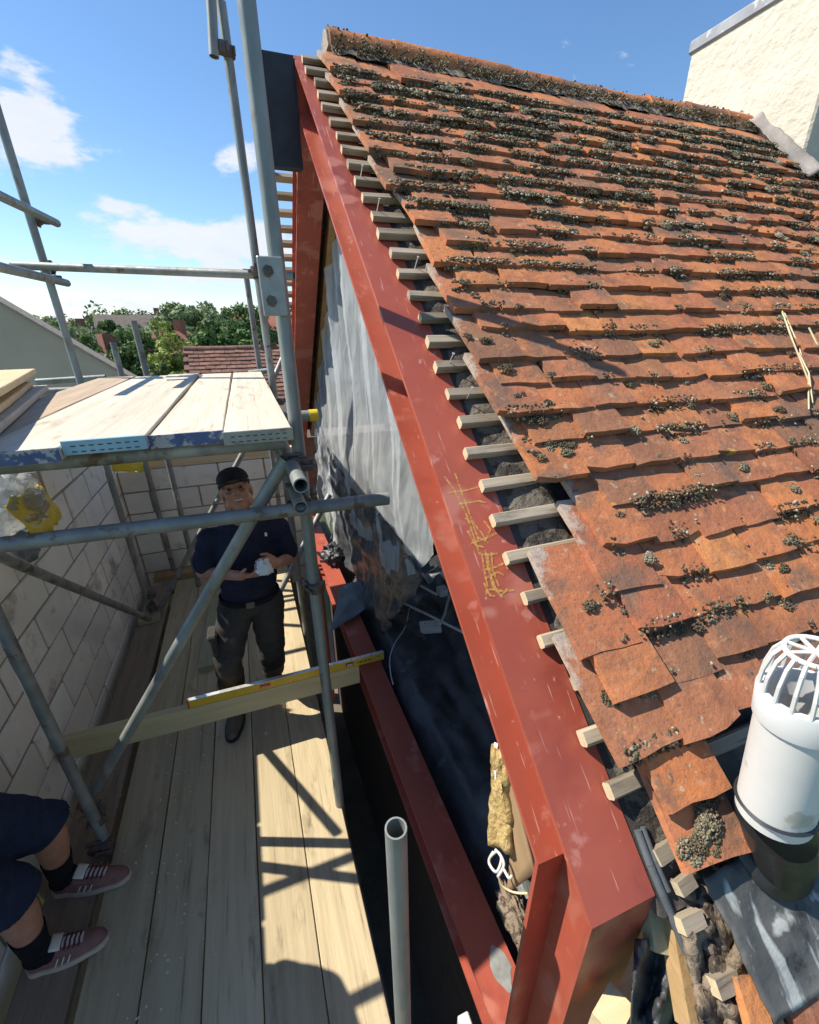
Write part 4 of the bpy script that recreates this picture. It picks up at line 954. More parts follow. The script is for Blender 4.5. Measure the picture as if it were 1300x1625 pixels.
# sockets, conduit, cable
sk = onz(683, 995, .47); so_ = thing('double_socket', 'white double electrical socket hanging loose in the open loft', 'socket', loc=sk)
mr_ = Matrix.Rotation(R(-14), 3, 'Z') @ Matrix.Rotation(R(18), 3, 'X')
mb = MB(); mb.box(sk, (.146, .086, .03), mr_); child(mb.build('box', 'white_plastic'), so_)
for k in (-1, 1):
    mb = MB(); mb.box(sk+mr_ @ Vector((.036*k, 0, .017)), (.068, .080, .006), mr_); fp = child(mb.build('face_plate', 'white_plastic'), so_)
    mb = MB()
    for dx, dy, w, h in ((0, .018, .005, .010), (-.012, -.006, .009, .004), (.012, -.006, .009, .004)): mb.box(sk+mr_ @ Vector((.036*k+dx, dy, .0205)), (w, h, .0015), mr_)
    o = mb.build('pin_holes', 'black'); o.parent = fp
bx_ = onz(702, 938, .52); mb = MB(); mb.cbox(bx_-Vector((.035, .04, .03)), bx_+Vector((.035, .04, .03)), .004); tag(mb.build('junction_box', 'pipe_grey'), 'grey junction box at the end of the white conduit', 'junction box')
for lab, pts in (('short white conduit running to the grey junction box', [(650, 920), (694, 944)]), ('long white conduit lying across the dark loft', [(630, 952), (684, 978), (736, 1004)]), ('white conduit standing between junction box and socket', [(714, 944), (706, 975), (699, 990)])):
    mb = MB(); mb.path([onz(x, y, .50) for x, y in pts], .0095, 10); tag(mb.build('conduit', 'white_plastic', smooth=40), lab, 'conduit', 'white conduits in the loft')
def cable(label, pts, z, r=.0035, m='white_plastic', name='cable'):
    P = [onz(x, y, z_) for (x, y), z_ in zip(pts, z if isinstance(z, (list, tuple)) else [z]*len(pts))]; out = []
    for i in range(len(P)-1):
        a = P[max(0, i-1)]; b = P[i]; c = P[i+1]; e = P[min(len(P)-1, i+2)]
        for k in range(6):
            t = k/6; out.append(.5*((2*b)+(c-a)*t+(2*a-5*b+4*c-e)*t*t+(3*b-a-3*c+e)*t**3))
    mb = MB(); mb.path(out+[P[-1]], r, 8); return tag(mb.build(name, m, smooth=60), label, 'cable')
cable('white cable looping down over the membrane beside the beam', [(650, 965), (643, 995), (626, 1022), (619, 1045), (620, 1068), (624, 1086)], [.5, .46, .43, .41, .40, .40])
cable('yellow cable curling out of the torn insulation', [(790, 1385), (797, 1405), (815, 1416), (838, 1418)], [.60, .56, .56, .60], .004, 'pale_timber')
for k, pts in enumerate(([(783, 1352), (776, 1368), (788, 1384), (796, 1362), (786, 1348)], [(778, 1360), (790, 1352), (800, 1372), (790, 1392)], [(800, 1380), (808, 1394), (812, 1390)])):
    cable(('bundled white cable end hanging by the insulation board', 'second white cable loop tangled by the insulation board', 'short white cable tail under the insulation board')[k], pts, .63, .005)
# torn insulation and ply by the knee
def slabq(name, label, cat, px, X, m, th, jag=0, nu=8, nv=14):
    P = [onx(x, y, X) for x, y in px]; mb = MB()
    quadgrid(mb, P, nu, nv, lambda u, v: (jag*nz((u*4, v*6, 1)), jag*nz((v*9, 2, u))*(u > .8), 0)); return tag(mb.build(name, m, solid=th, smooth=True), label, cat)
slabq('insulation_board', 'torn yellow foam insulation board standing in the gable opening', 'insulation', ((787, 1180), (800, 1196), (814, 1352), (780, 1338)), .640, 'foam', .03, .018)
slabq('insulation_facing', 'thin white foil facing peeling along the torn insulation edge', 'insulation', ((785, 1178), (790, 1180), (783, 1342), (777, 1338)), .632, 'paper', .003)
slabq('plywood_panel', 'brown plywood panel beside the torn insulation', 'panel', ((803, 1200), (850, 1385), (806, 1418), (813, 1340)), .655, 'plywood', .012)
o = crumple('mineral_wool', 'grey brown mineral wool poking out beside the floor beam', 'insulation', onz(822, 1462, .40), .075, 'slate_dust', 14, sq=(.6, 1.5, .7), ex=.5)
a, b = onz(792, 1432, .36), onz(824, 1502, .33); mb = MB(); d = (b-a).normalized(); mb.box((a+b)/2, (.018, (b-a).length, .03), Matrix.Rotation(math.atan2(-d.x, d.y), 3, 'Z')); tag(mb.build('timber_strip', 'pale_timber'), 'thin pale timber strip lying beside the near end of the floor beam', 'timber')
# things below at the near end of the beam
p = onz(742, 1618, .18); mb = MB(); mb.cbox(p-Vector((.03, .03, .3)), p+Vector((.012, .02, .0)), .004); tag(mb.build('white_upstand', 'white_plastic'), 'white plastic upstand at the foot of the beam beside the column', 'trim')
p = onz(885, 1622, .62); mb = MB(); mb.cbox(p-Vector((.05, .04, .8)), p+Vector((.03, .012, .0)), .003); tag(mb.build('timber_prop', 'pale_timber'), 'pale timber prop end in front of the column', 'timber')

# ================================================================ BROKEN EAVES, LEAD, VENT PIPE
mat('stained_lead', (.075, .078, .078), (.12, .123, .12), scale=7, rough=.68, rvar=.12, bump=.35, c3=(.42, .43, .40), s3=55, t3=.66, c4=(.03, .032, .034), s4=9, t4=.56)
MAT['stained_lead'].node_tree.nodes['Principled BSDF'].inputs['Specular IOR Level'].default_value = .25
scratches('stained_lead', (26, 7, 7), 1, .60, (.40, .42, .40)); scratches('stained_lead', (14, 14, 9), 1.2, .64, (.36, .38, .36))
def leadf(u, v):
    p = onroof(1128-12*(v > .5)*0+u*200, 1352+v*270+u*-40, .045)
    return p+Vector((0, 0, .012*nz((u*3, v*4, 2))+.02*(v-.5)*0))
LQ = (onroof(1118, 1395, .05), onroof(1235, 1322, .05), onroof(1420, 1500, .04), onroof(1228, 1625, .04))
mb = MB(); quadgrid(mb, LQ, 24, 24, lambda u, v: (.006*nz((v*9, 1, 1))*(u < .1), 0, .010*nz((u*3, v*4, 2))))
tag(mb.build('lead_sheet', 'stained_lead', smooth=True, solid=.004), 'dark lead flashing sheet with pale runs of stain below the vent pipe', 'flashing')
def jslab(name, label, cat, px, h, m, th, kind=None):
    P = [onroof(x, y, h) for x, y in px]; mb = MB(); n_ = Vector(RN)*th; k = len(P)
    mb.add(P+[p-n_ for p in P], [tuple(range(k)), tuple(range(2*k-1, k-1, -1))]+[(i, k+i, k+(i+1) % k, (i+1) % k) for i in range(k)]); return tag(mb.build(name, m), label, cat)
jslab('eaves_board', 'brown eaves board running down beside the column under the broken roof edge', 'timber', ((1062, 1432), (1112, 1452), (1180, 1640), (1098, 1640)), -.035, 'old_timber', .04)
jslab('fascia_timber', 'greenish timber behind the grey pipe lagging', 'timber', ((1022, 1402), (1052, 1422), (1076, 1520), (1040, 1512)), -.06, 'treated_y', .03)
def rub(u, v):
    p = onroof(1045+150*u+v*70, 1290+350*v, -.012+.02*nz((u*7, v*12, 3))+.03*max(0, nz((u*5, v*7, 8)))); return p
mb = MB(); mb.grid(rub, 30, 50); tag(mb.build('eaves_debris', 'slate_dust', smooth=True, solid=.01), 'dusty mortar and debris along the broken eaves', 'debris', kind='stuff')
rr = random.Random(77)
for k, (px, py, w, l_) in enumerate(((1052, 1352, .028, .045), (1095, 1462, .026, .05), (1150, 1560, .028, .05), (1085, 1402, .024, .04))):
    c = onroof(px, py, .008); mb = MB(); mb.box(c, (l_, w, .022), ROT.to_3x3() @ Matrix.Rotation(R(rr.uniform(-10, 10)), 3, 'Z'))
    o = mb.build('batten_end', 'batten_wood', loc=c); o.data.materials.append(MAT['cut_end']); o.data.polygons[4].material_index = 1
    tag(o, ('splintered batten end just below the lowest verge tile', 'cut batten end left of the lead sheet', 'lowest cut batten end beside the lead sheet', 'short batten stub under the mossy broken tile')[k], 'timber', 'broken batten ends')
for k, (px, py, a_, sc_) in enumerate(((1205, 1622, -20, .45), (1292, 1612, 12, .7))):
    me = bpy.data.meshes.new('broken_tile'); vs_ = [(x_*sc_, (y_+.13)*sc_, z_) for x_, y_, z_ in TV[k+2][0]]; me.from_pydata(vs_, [], TV[k+2][1]); c = onroof(px, py, .02 if k < 2 else .012)
    o = obj('broken_tile', me, 'tile'); o.matrix_basis = Matrix.Translation(c) @ ROT @ Matrix.Rotation(R(a_), 4, 'Z') @ Matrix.Rotation(R(-9+4*k), 4, 'X')
    tag(o, ('broken clay tile under the lower corner of the lead sheet', 'orange tile piece at the bottom right frame corner', 'small tile shard among the eaves debris beside the lagging', 'tile shard lying between the cut batten ends', 'small tile shard beside the lowest batten end')[k], 'tile', 'broken tiles at the eaves')
# grey lagging pipe and grey cloth
P = [onroof(x, y, h) for x, y, h in ((1012, 1318, .004), (1032, 1372, .004), (1052, 1420, .0), (1072, 1468, -.01), (1090, 1512, -.02))]
mb = MB(); mb.path(P, .008, 10); mb.path([p+Vector((.012, 0, .004)) for p in P[:3]], .006, 8); tag(mb.build('pipe_lagging', 'lagging', smooth=60), 'grey foam lagging lying along the cut roof edge beside the steel', 'lagging')
def cloth(u, v):
    p = onroof(1008+75*u-8*v, 1490+150*v, -.09-.05*v+.03*math.sin(u*9+v*3)+.025*nz((u*4, v*5, 2))); return p
mb = MB(); mb.grid(cloth, 34, 34); tag(mb.build('grey_cloth', 'membrane', smooth=True, solid=.003), 'crumpled dark grey breather membrane beside the column', 'membrane')
p = onroof(970, 1612, -.16); mb = MB(); mb.box(p, (.07, .05, .05), Matrix.Rotation(R(20), 3, 'Z')); tag(mb.build('timber_offcut', 'pale_timber'), 'pale timber offcut wedged behind the column at the frame edge', 'timber')

# vent pipe with balloon guard
q0, q1 = Vector(CAM+ray(1232, 1270)*.760), Vector(CAM+ray(1278, 1100)*.665); ax = (q1-q0).normalized(); MQ = ax.to_track_quat('Z', 'Y').to_matrix(); Lp = (q1-q0).length
vent = thing('vent_pipe', 'white plastic soil vent pipe with slotted cage cowl on a black collar', 'vent pipe', loc=q0)
mb = MB(); mb.lathe([(.050, -.03), (.055, -.03), (.055, Lp-.04), (.050, Lp-.04)], q0, MQ, 40); child(mb.build('pipe', 'white_plastic', smooth=50), vent)
mb = MB(); mb.lathe([(.0555, Lp-.055), (.0590, Lp-.052), (.0605, Lp-.002), (.0570, Lp+.003), (.050, Lp+.002), (.050, Lp-.05)], q0, MQ, 40); cowl = child(mb.build('cowl_ring', 'pipe_grey', smooth=40), vent)
for k in range(16):
    a = 2*math.pi*k/16; mb = MB(); pts = []
    for r_, z in ((.0565, 0), (.054, .03), (.047, .06), (.036, .078)): pts.append(q0+MQ @ Vector((r_*math.cos(a), r_*math.sin(a), Lp+z)))
    mb.path(pts, .0032, 6); o = mb.build('cage_bar', 'white_plastic', smooth=50); o.parent = cowl
mb = MB(); n = 24; mb.path([q0+MQ @ Vector((.036*math.cos(2*math.pi*k/n), .036*math.sin(2*math.pi*k/n), Lp+.078)) for k in range(n+1)], .0042, 8)
for k in range(4): a = math.pi*k/4; mb.tube(q0+MQ @ Vector((.036*math.cos(a), .036*math.sin(a), Lp+.078)), q0+MQ @ Vector((-.036*math.cos(a), -.036*math.sin(a), Lp+.078)), .003, 6)
o = mb.build('cage_top', 'white_plastic', smooth=50); o.parent = cowl
bc = onroof(1228, 1335, .055)
mb = MB(); n = 36; vs = []; fs = []
secs = [(bc, .095, Vector(RN), 0), (bc, .092, Vector(RN), .006), (bc, .078, Vector(RN), .012), (bc.lerp(q0, .55), .066, Vector(RN).lerp(ax, .6).normalized(), 0), (q0, .060, ax, -.004), (q0, .056, ax, .0)]
for c, r_, nn, o_ in secs:
    M_ = nn.to_track_quat('Z', 'Y').to_matrix()
    for k in range(n): a = 2*math.pi*k/n; vs.append(c+nn*o_+M_ @ Vector((r_*math.cos(a), r_*math.sin(a), 0)))
for j in range(len(secs)-1):
    for k in range(n): fs.append((j*n+k, j*n+(k+1) % n, j*n+n+(k+1) % n, j*n+n+k))
mb.add(vs, fs); child(mb.build('collar', 'black_rubber', smooth=50), vent)
# dry stalks caught on the tiles
for k, st in enumerate((((1240, 490), (1258, 540), (1276, 585), (1292, 625)), ((1268, 560), (1284, 592), (1290, 640)), ((1284, 520), (1300, 552), (1316, 590)), ((1245, 497), (1268, 550), (1283, 600), (1284, 650)))):
    mb = MB(); mb.path([onroof(x, y, .095+.012*math.sin(i*1.3+k)) for i, (x, y) in enumerate(st)], .003, 6)
    tag(mb.build('dry_stalk', 'straw', smooth=60), ('long pale dry stalk lying down the tiles at right', 'short forked dry stalk beside the long one on the tiles', 'dry stalk at the frame edge on the tiles', 'second pale dry stalk crossing the long one on the tiles')[k], 'stalk', 'dry stalks on the roof')

# ================================================================ BACKGROUND: neighbours, trees
# rendered gable of the next building
mb = MB(); gy = 8.0
mb.prism([], 0, 0) if False else None
def prismy(mb, poly, y0, y1):
    n = len(poly); mb.add([(x, y0, z) for x, z in poly]+[(x, y1, z) for x, z in poly], [tuple(range(n)), tuple(range(2*n-1, n-1, -1))]+[(i, n+i, n+(i+1) % n, (i+1) % n) for i in range(n)]); return mb
nb = thing('rendered_gable', 'grey beige rendered gable end of the next building', 'building', loc=(-4, 8, GZ))
sl = (1.757-2.751)/(-1.612+2.884)
zr = lambda x: 2.751+sl*(x+2.884)
prismy(mb, [(-9.2, GZ), (-.4, GZ), (-.4, zr(-.4)), (-4.8, zr(-4.8)), (-9.2, zr(-.4))], gy, gy+.30); child(mb.build('wall', 'render_wall'), nb)
mb = MB(); prismy(mb, [(-.36, zr(-.36)+.002), (-.36, zr(-.36)+.045), (-4.8, zr(-4.8)+.045), (-4.8, zr(-4.8)+.002)], gy-.04, gy+.32); child(mb.build('verge_cap', 'mortar'), nb)
mb = MB(); mb.bbox((-9.1, gy+.302, GZ), (-.6, gy+5, .35)); child(mb.build('rear_block', 'render_wall'), nb)
# tiled roof of the neighbouring bungalow
nh = thing('bungalow', 'neighbouring bungalow with dark red tiled roof beyond the platform', 'bungalow', loc=(3, 20, GZ))
rz_ = 1.93; ry_ = 18.0
mb = MB(); mb.bbox((-1.5, ry_-3.2, GZ), (9.0, ry_+3.2, -.6)); child(mb.build('wall', 'brickwork'), nh)
mb = MB(); mb.prism([(ry_-3.6, -.75), (ry_, rz_-.08), (ry_+3.6, -.75)], -1.75, 9.2); rf = child(mb.build('roof', 'roof_grey'), nh)
S2 = math.atan2(2.6, 3.6); rr = random.Random(2)
NT = 0
tm = MB(); tm.box((0, 0, 0), (.325, .27, .05), Matrix.Rotation(R(-9), 3, 'X')); tme = tm.mesh('roof_tile'); tme.materials.append(MAT['nroof'])
for i in range(13):
    for j in range(20):
        t = .16+i*.20; x = -1.62+j*.335+.16*(i % 2)
        o = bpy.data.objects.new('roof_tile', tme); col.objects.link(o); o.parent = rf
        o.location = (x, ry_-t*math.cos(S2)-.02, rz_-.055-t*math.sin(S2)+rr.uniform(-.006, .01)); o.rotation_euler = (S2, R(rr.uniform(-2, 2)), R(rr.uniform(-2, 2)))
for j in range(24):
    mb = MB(); x = -1.75+j*.44
    mb.tube((x, ry_, rz_-.10+rr.uniform(-.012, .012)), (x+.43, ry_, rz_-.10+rr.uniform(-.012, .012)), .14, 10); o = mb.build('ridge_tile', 'nroof', smooth=40); o.parent = rf
# far houses
def far_house(label, x, y, w, d, hw, hr, wm, rm, rot=0, ch=True, wins=3):
    t = thing('far_house', label, 'house', 'houses beyond the trees', loc=(x, y, GZ)); t.rotation_euler.z = R(rot)
    def add(mb, n, m, par=t, **k): o = mb.build(n, m, **k); o.parent = par; return o
    mb = MB(); mb.bbox((-w/2, -d/2, 0), (w/2, d/2, hw)); add(mb, 'wall', wm)
    mb = MB(); mb.prism([(-d/2-.4, hw-.05), (0, hr), (d/2+.4, hw-.05), (d/2+.4, hw-.2), (0, hr-.2), (-d/2-.4, hw-.2)], -w/2-.3, w/2+.3); r_ = add(mb, 'roof', rm)
    mb = MB(); prism_ = mb.prism([(-d/2, hw), (0, hr-.21), (d/2, hw)], -w/2, -w/2+.2); mb.prism([(-d/2, hw), (0, hr-.21), (d/2, hw)], w/2-.2, w/2); add(mb, 'gable', wm)
    for k in range(wins):
        for z in ((hw*.25, hw*.70) if hw > 4 else (hw*.45,)):
            cx = -w/2+w*(k+.5)/wins; mb = MB(); mb.bbox((cx-.65, -d/2-.04, z-.55), (cx+.65, -d/2+.02, z+.55)); wn = add(mb, 'window', 'house_white')
            mb = MB(); mb.bbox((cx-.56, -d/2-.05, z-.47), (cx-.03, -d/2-.035, z+.47)); mb.bbox((cx+.03, -d/2-.05, z-.47), (cx+.56, -d/2-.035, z+.47)); add(mb, 'pane', 'window_glass', wn)
    if ch: mb = MB(); mb.bbox((w*.3, -.35, hr-.5), (w*.3+.7, .35, hr+.9)); add(mb, 'chimney', 'brickwork', r_)
far_house('far house with pinkish red roof between the trees', -5.6, 46, 5.5, 7, 2.9, 5.3, 'brickwork', 'roof_red', 60)
far_house('brick house with brown roof glimpsed above the yellow green tree', -13.2, 78, 9, 7, 5.0, 7.6, 'brickwork', 'roof_grey', 8)
far_house('small white house among the far trees at left', -20, 70, 7, 7, 3.6, 6.0, 'house_white', 'roof_grey', -15)
far_house('far house with grey roof just above the rendered gable', -8.2, 28, 6, 5, 2.2, 4.2, 'house_white', 'roof_grey', 35, True, 2)
far_house('long low red roofed house behind the round dark tree', 4, 75, 14, 8, 4.5, 7.4, 'brickwork', 'roof_red', 5, True, 4)
far_house('pale house far off beyond the row of trees', -30, 110, 10, 8, 5, 7.5, 'house_white', 'roof_red', 10)
mb = MB(); tp = ony(324, 508, 40); mb.tube((tp.x+.1, 40, GZ), (tp.x, 40, tp.z), .14, 10, r2=.10); mb.box((tp.x, 40, tp.z-.35), (1.2, .1, .1)); tag(mb.build('telegraph_pole', 'bark'), 'dark telegraph pole beside the round dark tree', 'pole')
attr_mat('leaf_dark', [(0.051, 0.095, 0.027), (0.078, 0.142, 0.041), (0.115, 0.196, 0.057)], nscale=2, bump=0, rough=.6, trans=.25)
attr_mat('leaf_mid', [(0.081, 0.128, 0.043), (0.121, 0.189, 0.065), (0.169, 0.250, 0.092)], nscale=2, bump=0, rough=.6, trans=.25)
attr_mat('leaf_pale', [(0.149, 0.203, 0.095), (0.203, 0.270, 0.128), (0.257, 0.331, 0.169)], nscale=2, bump=0, rough=.6, trans=.25)
attr_mat('leaf_yellow', [(0.189, 0.236, 0.054), (0.257, 0.311, 0.074), (0.324, 0.378, 0.108)], nscale=2, bump=0, rough=.6, trans=.25)
def tree(label, px, py_top, dist, w, m, seed, n=5200, ratio=None, leaf=None, base=GZ):
    rg = np.random.default_rng(seed); top = ony(px, py_top, dist); H = top.z-base; x0, y0 = top.x, dist
    t = thing('tree', label, 'tree', 'trees beyond the site', loc=(x0, y0, base))
    rr_ = random.Random(seed); mb = MB(); th = H*.42
    mb.tube((x0, y0, base), (x0+rr_.uniform(-.2, .2), y0, base+th), .05*H*.5+.05, 9, r2=.03*H*.4+.04)
    for k in range(7):
        a = rr_.uniform(0, 6.3); e = Vector((x0+math.cos(a)*w*.3, y0+math.sin(a)*w*.3, base+th+H*rr_.uniform(.12, .4))); mb.tube((x0, y0, base+th*rr_.uniform(.75, 1)), e, .02*H*.4+.03, 7, r2=.02)
    child(mb.build('trunk', 'bark'), t)
    # leaf faces in clumps spread through an uneven crown
    nc = 70; cz = base+H*.60; rzv = H*.40; C_ = []
    while len(C_) < nc:
        d = rg.normal(size=3); d /= np.linalg.norm(d); r_ = rg.uniform(.35, 1)**.6
        k = .8+.32*mnoise.noise(Vector(d)*1.8+Vector((seed, 0, 0)))
        p = d*r_*k; C_.append((x0+p[0]*w/2, y0+p[1]*w/2, cz+p[2]*rzv))
    C_ = np.array(C_); tone = rg.uniform(0, 1, nc); ls = leaf or .022*w+.05
    idx = rg.integers(0, nc, n); cr = rg.uniform(.12, .24, nc)*w*.62
    d = rg.normal(size=(n, 3)); d /= np.linalg.norm(d, axis=1)[:, None]; P = C_[idx]+d*(rg.uniform(.4, 1, n)**.5*cr[idx])[:, None]*np.array([1, 1, .8])
    P[:, 2] = np.minimum(P[:, 2], base+H)
    u = rg.normal(size=(n, 3)); u /= np.linalg.norm(u, axis=1)[:, None]; v = np.cross(u, d+.001); v /= np.linalg.norm(v, axis=1)[:, None]+1e-6
    s = (ls*rg.uniform(.6, 1.3, n))[:, None]
    V = np.stack([P-u*s, P-v*s*.55, P+u*s, P+v*s*.55], 1).reshape(-1, 3)
    me = bpy.data.meshes.new('crown'); me.vertices.add(4*n); me.vertices.foreach_set('co', V.ravel().astype(np.float32)); me.loops.add(4*n); me.loops.foreach_set('vertex_index', np.arange(4*n, dtype=np.int32)); me.polygons.add(n); me.polygons.foreach_set('loop_start', np.arange(0, 4*n, 4, dtype=np.int32)); me.polygons.foreach_set('loop_total', np.full(n, 4, np.int32)); me.update()
    at = me.attributes.new('rnd', 'FLOAT', 'POINT'); at.data.foreach_set('value', np.repeat(np.clip(tone[idx]*.7+rg.uniform(0, .3, n), 0, 1), 4).astype(np.float32))
    child(obj('crown', me, m), t)
for a in (('dark bushy tree just right of the leaning tube at left', 162, 498, 30, 3.4, 'leaf_dark', 1, 7000), ('tall green tree behind the middle of the platform', 205, 503, 27, 3.6, 'leaf_mid', 2, 8000), ('yellow green willow like tree right of the tall green tree', 258, 530, 25, 3.2, 'leaf_yellow', 3, 7000),
          ('small yellow green tree higher up behind the willow like tree', 252, 500, 46, 3.0, 'leaf_yellow', 4), ('broad pale green tree on the skyline', 290, 474, 66, 12, 'leaf_pale', 5, 9000), ('round dark green tree behind the telegraph pole', 348, 496, 36, 6.4, 'leaf_dark', 6, 9000),
          ('green tree on the skyline right of the broad pale tree', 375, 476, 72, 10, 'leaf_mid', 7, 7000), ('pale tree at the far left above the rendered gable', 68, 494, 50, 5.5, 'leaf_pale', 8), ('pale green tree left of the dark bushy tree', 112, 497, 44, 4.5, 'leaf_pale', 9), ('low bush beside the red roofed house', 283, 573, 22, 1.8, 'leaf_yellow', 10, 3500),
          ('dark small tree on the far skyline', 150, 489, 95, 8, 'leaf_dark', 11, 3000), ('bluish far tree near the middle of the skyline', 190, 487, 110, 10, 'leaf_mid', 12, 3000), ('dark far tree left of the broad pale tree', 225, 489, 100, 8, 'leaf_dark', 13, 3000), ('skyline tree behind the tall standards', 420, 480, 80, 10, 'leaf_mid', 14, 5000), ('shrub just beyond the ridge of the bungalow', 400, 527, 24, 3, 'leaf_mid', 15, 4000),
          ('far tree at the left frame edge', 20, 497, 75, 9, 'leaf_mid', 16, 3000), ('round far tree behind the small white house', 88, 490, 105, 10, 'leaf_mid', 17, 3000), ('bushy tree seen low behind the bungalow gable', 240, 560, 20, 1.6, 'leaf_mid', 18, 3000)):
    tree(*a)
# far woodland closing the horizon all round
def wood_line():
    rg = np.random.default_rng(4); n = 90000
    a = rg.uniform(0, 2*np.pi, n); r_ = rg.uniform(150, 300, n); hmax = 8.5+3.0*np.sin(a*23)+2.0*np.sin(a*57+1)+1.5*np.sin(a*131); h = rg.uniform(0, 1, n)**.7*hmax
    P = np.stack([np.sin(a)*r_, np.cos(a)*r_, GZ+h], 1); u = rg.normal(size=(n, 3)); u /= np.linalg.norm(u, axis=1)[:, None]; w = rg.normal(size=(n, 3)); v = np.cross(u, w); v /= np.linalg.norm(v, axis=1)[:, None]; s = rg.uniform(.35, .9, n)[:, None]
    V = np.stack([P-u*s, P-v*s*.7, P+u*s, P+v*s*.7], 1).reshape(-1, 3)
    me = bpy.data.meshes.new('far_woodland'); me.vertices.add(4*n); me.vertices.foreach_set('co', V.ravel().astype(np.float32)); me.loops.add(4*n); me.loops.foreach_set('vertex_index', np.arange(4*n, dtype=np.int32)); me.polygons.add(n); me.polygons.foreach_set('loop_start', np.arange(0, 4*n, 4, dtype=np.int32)); me.polygons.foreach_set('loop_total', np.full(n, 4, np.int32)); me.update()
    at = me.attributes.new('rnd', 'FLOAT', 'POINT'); at.data.foreach_set('value', np.repeat(rg.uniform(0, 1, n), 4).astype(np.float32))
    tag(obj('far_woodland', me, 'leaf_mid'), 'far woodland closing the horizon', 'woodland', kind='stuff')
wood_line()

# ================================================================ PEOPLE
def fuse(name, caps, ells, vox, m, parent=None, smooth_it=6, wrinkle=0, wf=8, seed=0, cuts=()):
    """tapered capsules and ellipsoids fused into one continuous surface"""
    bm = bmesh.new()
    def sph(c, r):
        mt = Matrix.Translation(c) @ (Matrix.Diagonal((*r, 1)) if not isinstance(r, Matrix) else r); bmesh.ops.create_icosphere(bm, subdivisions=3, radius=1, matrix=mt)
    for p, q, r1, r2 in caps:
        p = Vector(p); q = Vector(q); d = q-p
        bmesh.ops.create_cone(bm, cap_ends=True, segments=20, radius1=r1, radius2=r2, depth=d.length, matrix=Matrix.Translation((p+q)/2) @ d.to_track_quat('Z', 'Y').to_matrix().to_4x4())
        sph(p, (r1,)*3); sph(q, (r2,)*3)
    for e in ells:
        c, r = e[0], e[1]; rot = e[2] if len(e) > 2 else Matrix.Identity(4)
        bmesh.ops.create_icosphere(bm, subdivisions=3, radius=1, matrix=Matrix.Translation(c) @ rot @ Matrix.Diagonal((*r, 1)))
    me = bpy.data.meshes.new(name); bm.to_mesh(me); bm.free(); o = bpy.data.objects.new(name, me); col.objects.link(o)
    md = o.modifiers.new('r', 'REMESH'); md.mode = 'VOXEL'; md.voxel_size = vox
    md = o.modifiers.new('s', 'SMOOTH'); md.factor = .5; md.iterations = smooth_it
    me2 = bpy.data.meshes.new_from_object(o.evaluated_get(bpy.context.evaluated_depsgraph_get())); bpy.data.objects.remove(o)
    if cuts:
        bm = bmesh.new(); bm.from_mesh(me2)
        for co, no in cuts: bmesh.ops.bisect_plane(bm, geom=bm.verts[:]+bm.edges[:]+bm.faces[:], plane_co=co, plane_no=no, clear_outer=True)
        bm.to_mesh(me2); bm.free()
    if wrinkle:
        for v in me2.vertices:
            p = v.co; k = nz((p.x*wf+seed, p.y*wf, p.z*wf*1.7), 1, 3)+.6*(1-abs(nz((p.x*wf*.6, p.y*wf*.6+seed, p.z*wf*2.2), 1, 2))); v.co = p+v.normal*wrinkle*k
    me2.name = name; o = obj(name, me2, m, None, True)
    if parent: child(o, parent)
    return o
def hand(wrist, dirv, palm_n, side, curl=.5, s=1.0):
    """palm and five bent fingers; side = +1 thumb towards palm_n x dir"""
    d = Vector(dirv).normalized(); n_ = Vector(palm_n).normalized(); n_ = (n_-d*n_.dot(d)).normalized(); t = d.cross(n_)*side; w = Vector(wrist); caps = []
    k0 = w+d*.085*s
    for i, (o_, L_, r_) in enumerate(((.030, .072, .0090), (.010, .080, .0092), (-.010, .075, .0088), (-.029, .058, .0078))):
        b = k0+t*o_*s; caps.append((w+d*.02*s+t*o_*.6*s, b, .016*s, .0115*s)); p = b; a = 0
        for seg, f_ in ((.45, .55), (.32, .75), (.23, .6)):
            a += curl*f_*1.25; q = p+(d*math.cos(a)+n_*math.sin(a))*L_*seg*s; caps.append((p, q, r_*s, r_*.9*s)); p = q
    b = w+d*.025*s+t*.028*s; q = b+(d*.55+t*.65+n_*.35).normalized()*.045*s; caps.append((b, q, .014*s, .0105*s)); caps.append((q, q+(d*.85+t*.15+n_*.5).normalized()*.032*s, .0105*s, .0085*s))
    return caps
def head_parts(c, M4):
    T = lambda x, y, z: Vector(c)+(M4 @ Vector((x, y, z)))
    ells = [(T(0, .012, .035), (.074, .094, .088), M4), (T(0, -.020, -.032), (.061, .070, .078), M4), (T(0, -.055, -.088), (.030, .028, .026), M4)]
    for s in (-1, 1): ells += [(T(.037*s, -.066, -.024), (.024, .022, .026), M4), (T(.075*s, .012, -.004), (.011, .021, .033), M4), (T(.052*s, -.015, -.065), (.022, .04, .03), M4)]
    caps = [(T(0, -.086, .018), T(0, -.104, -.020), .0095, .0145), (T(-.014, -.090, -.022), T(.014, -.090, -.022), .010, .010), (T(-.040, -.078, .030), T(-.008, -.087, .027), .010, .010), (T(.008, -.087, .027), T(.040, -.078, .030), .010, .010), (T(-.020, -.083, -.050), T(.020, -.083, -.050), .007, .007), (T(-.016, -.082, -.062), T(.016, -.082, -.062), .008, .008)]
    return caps, ells, T
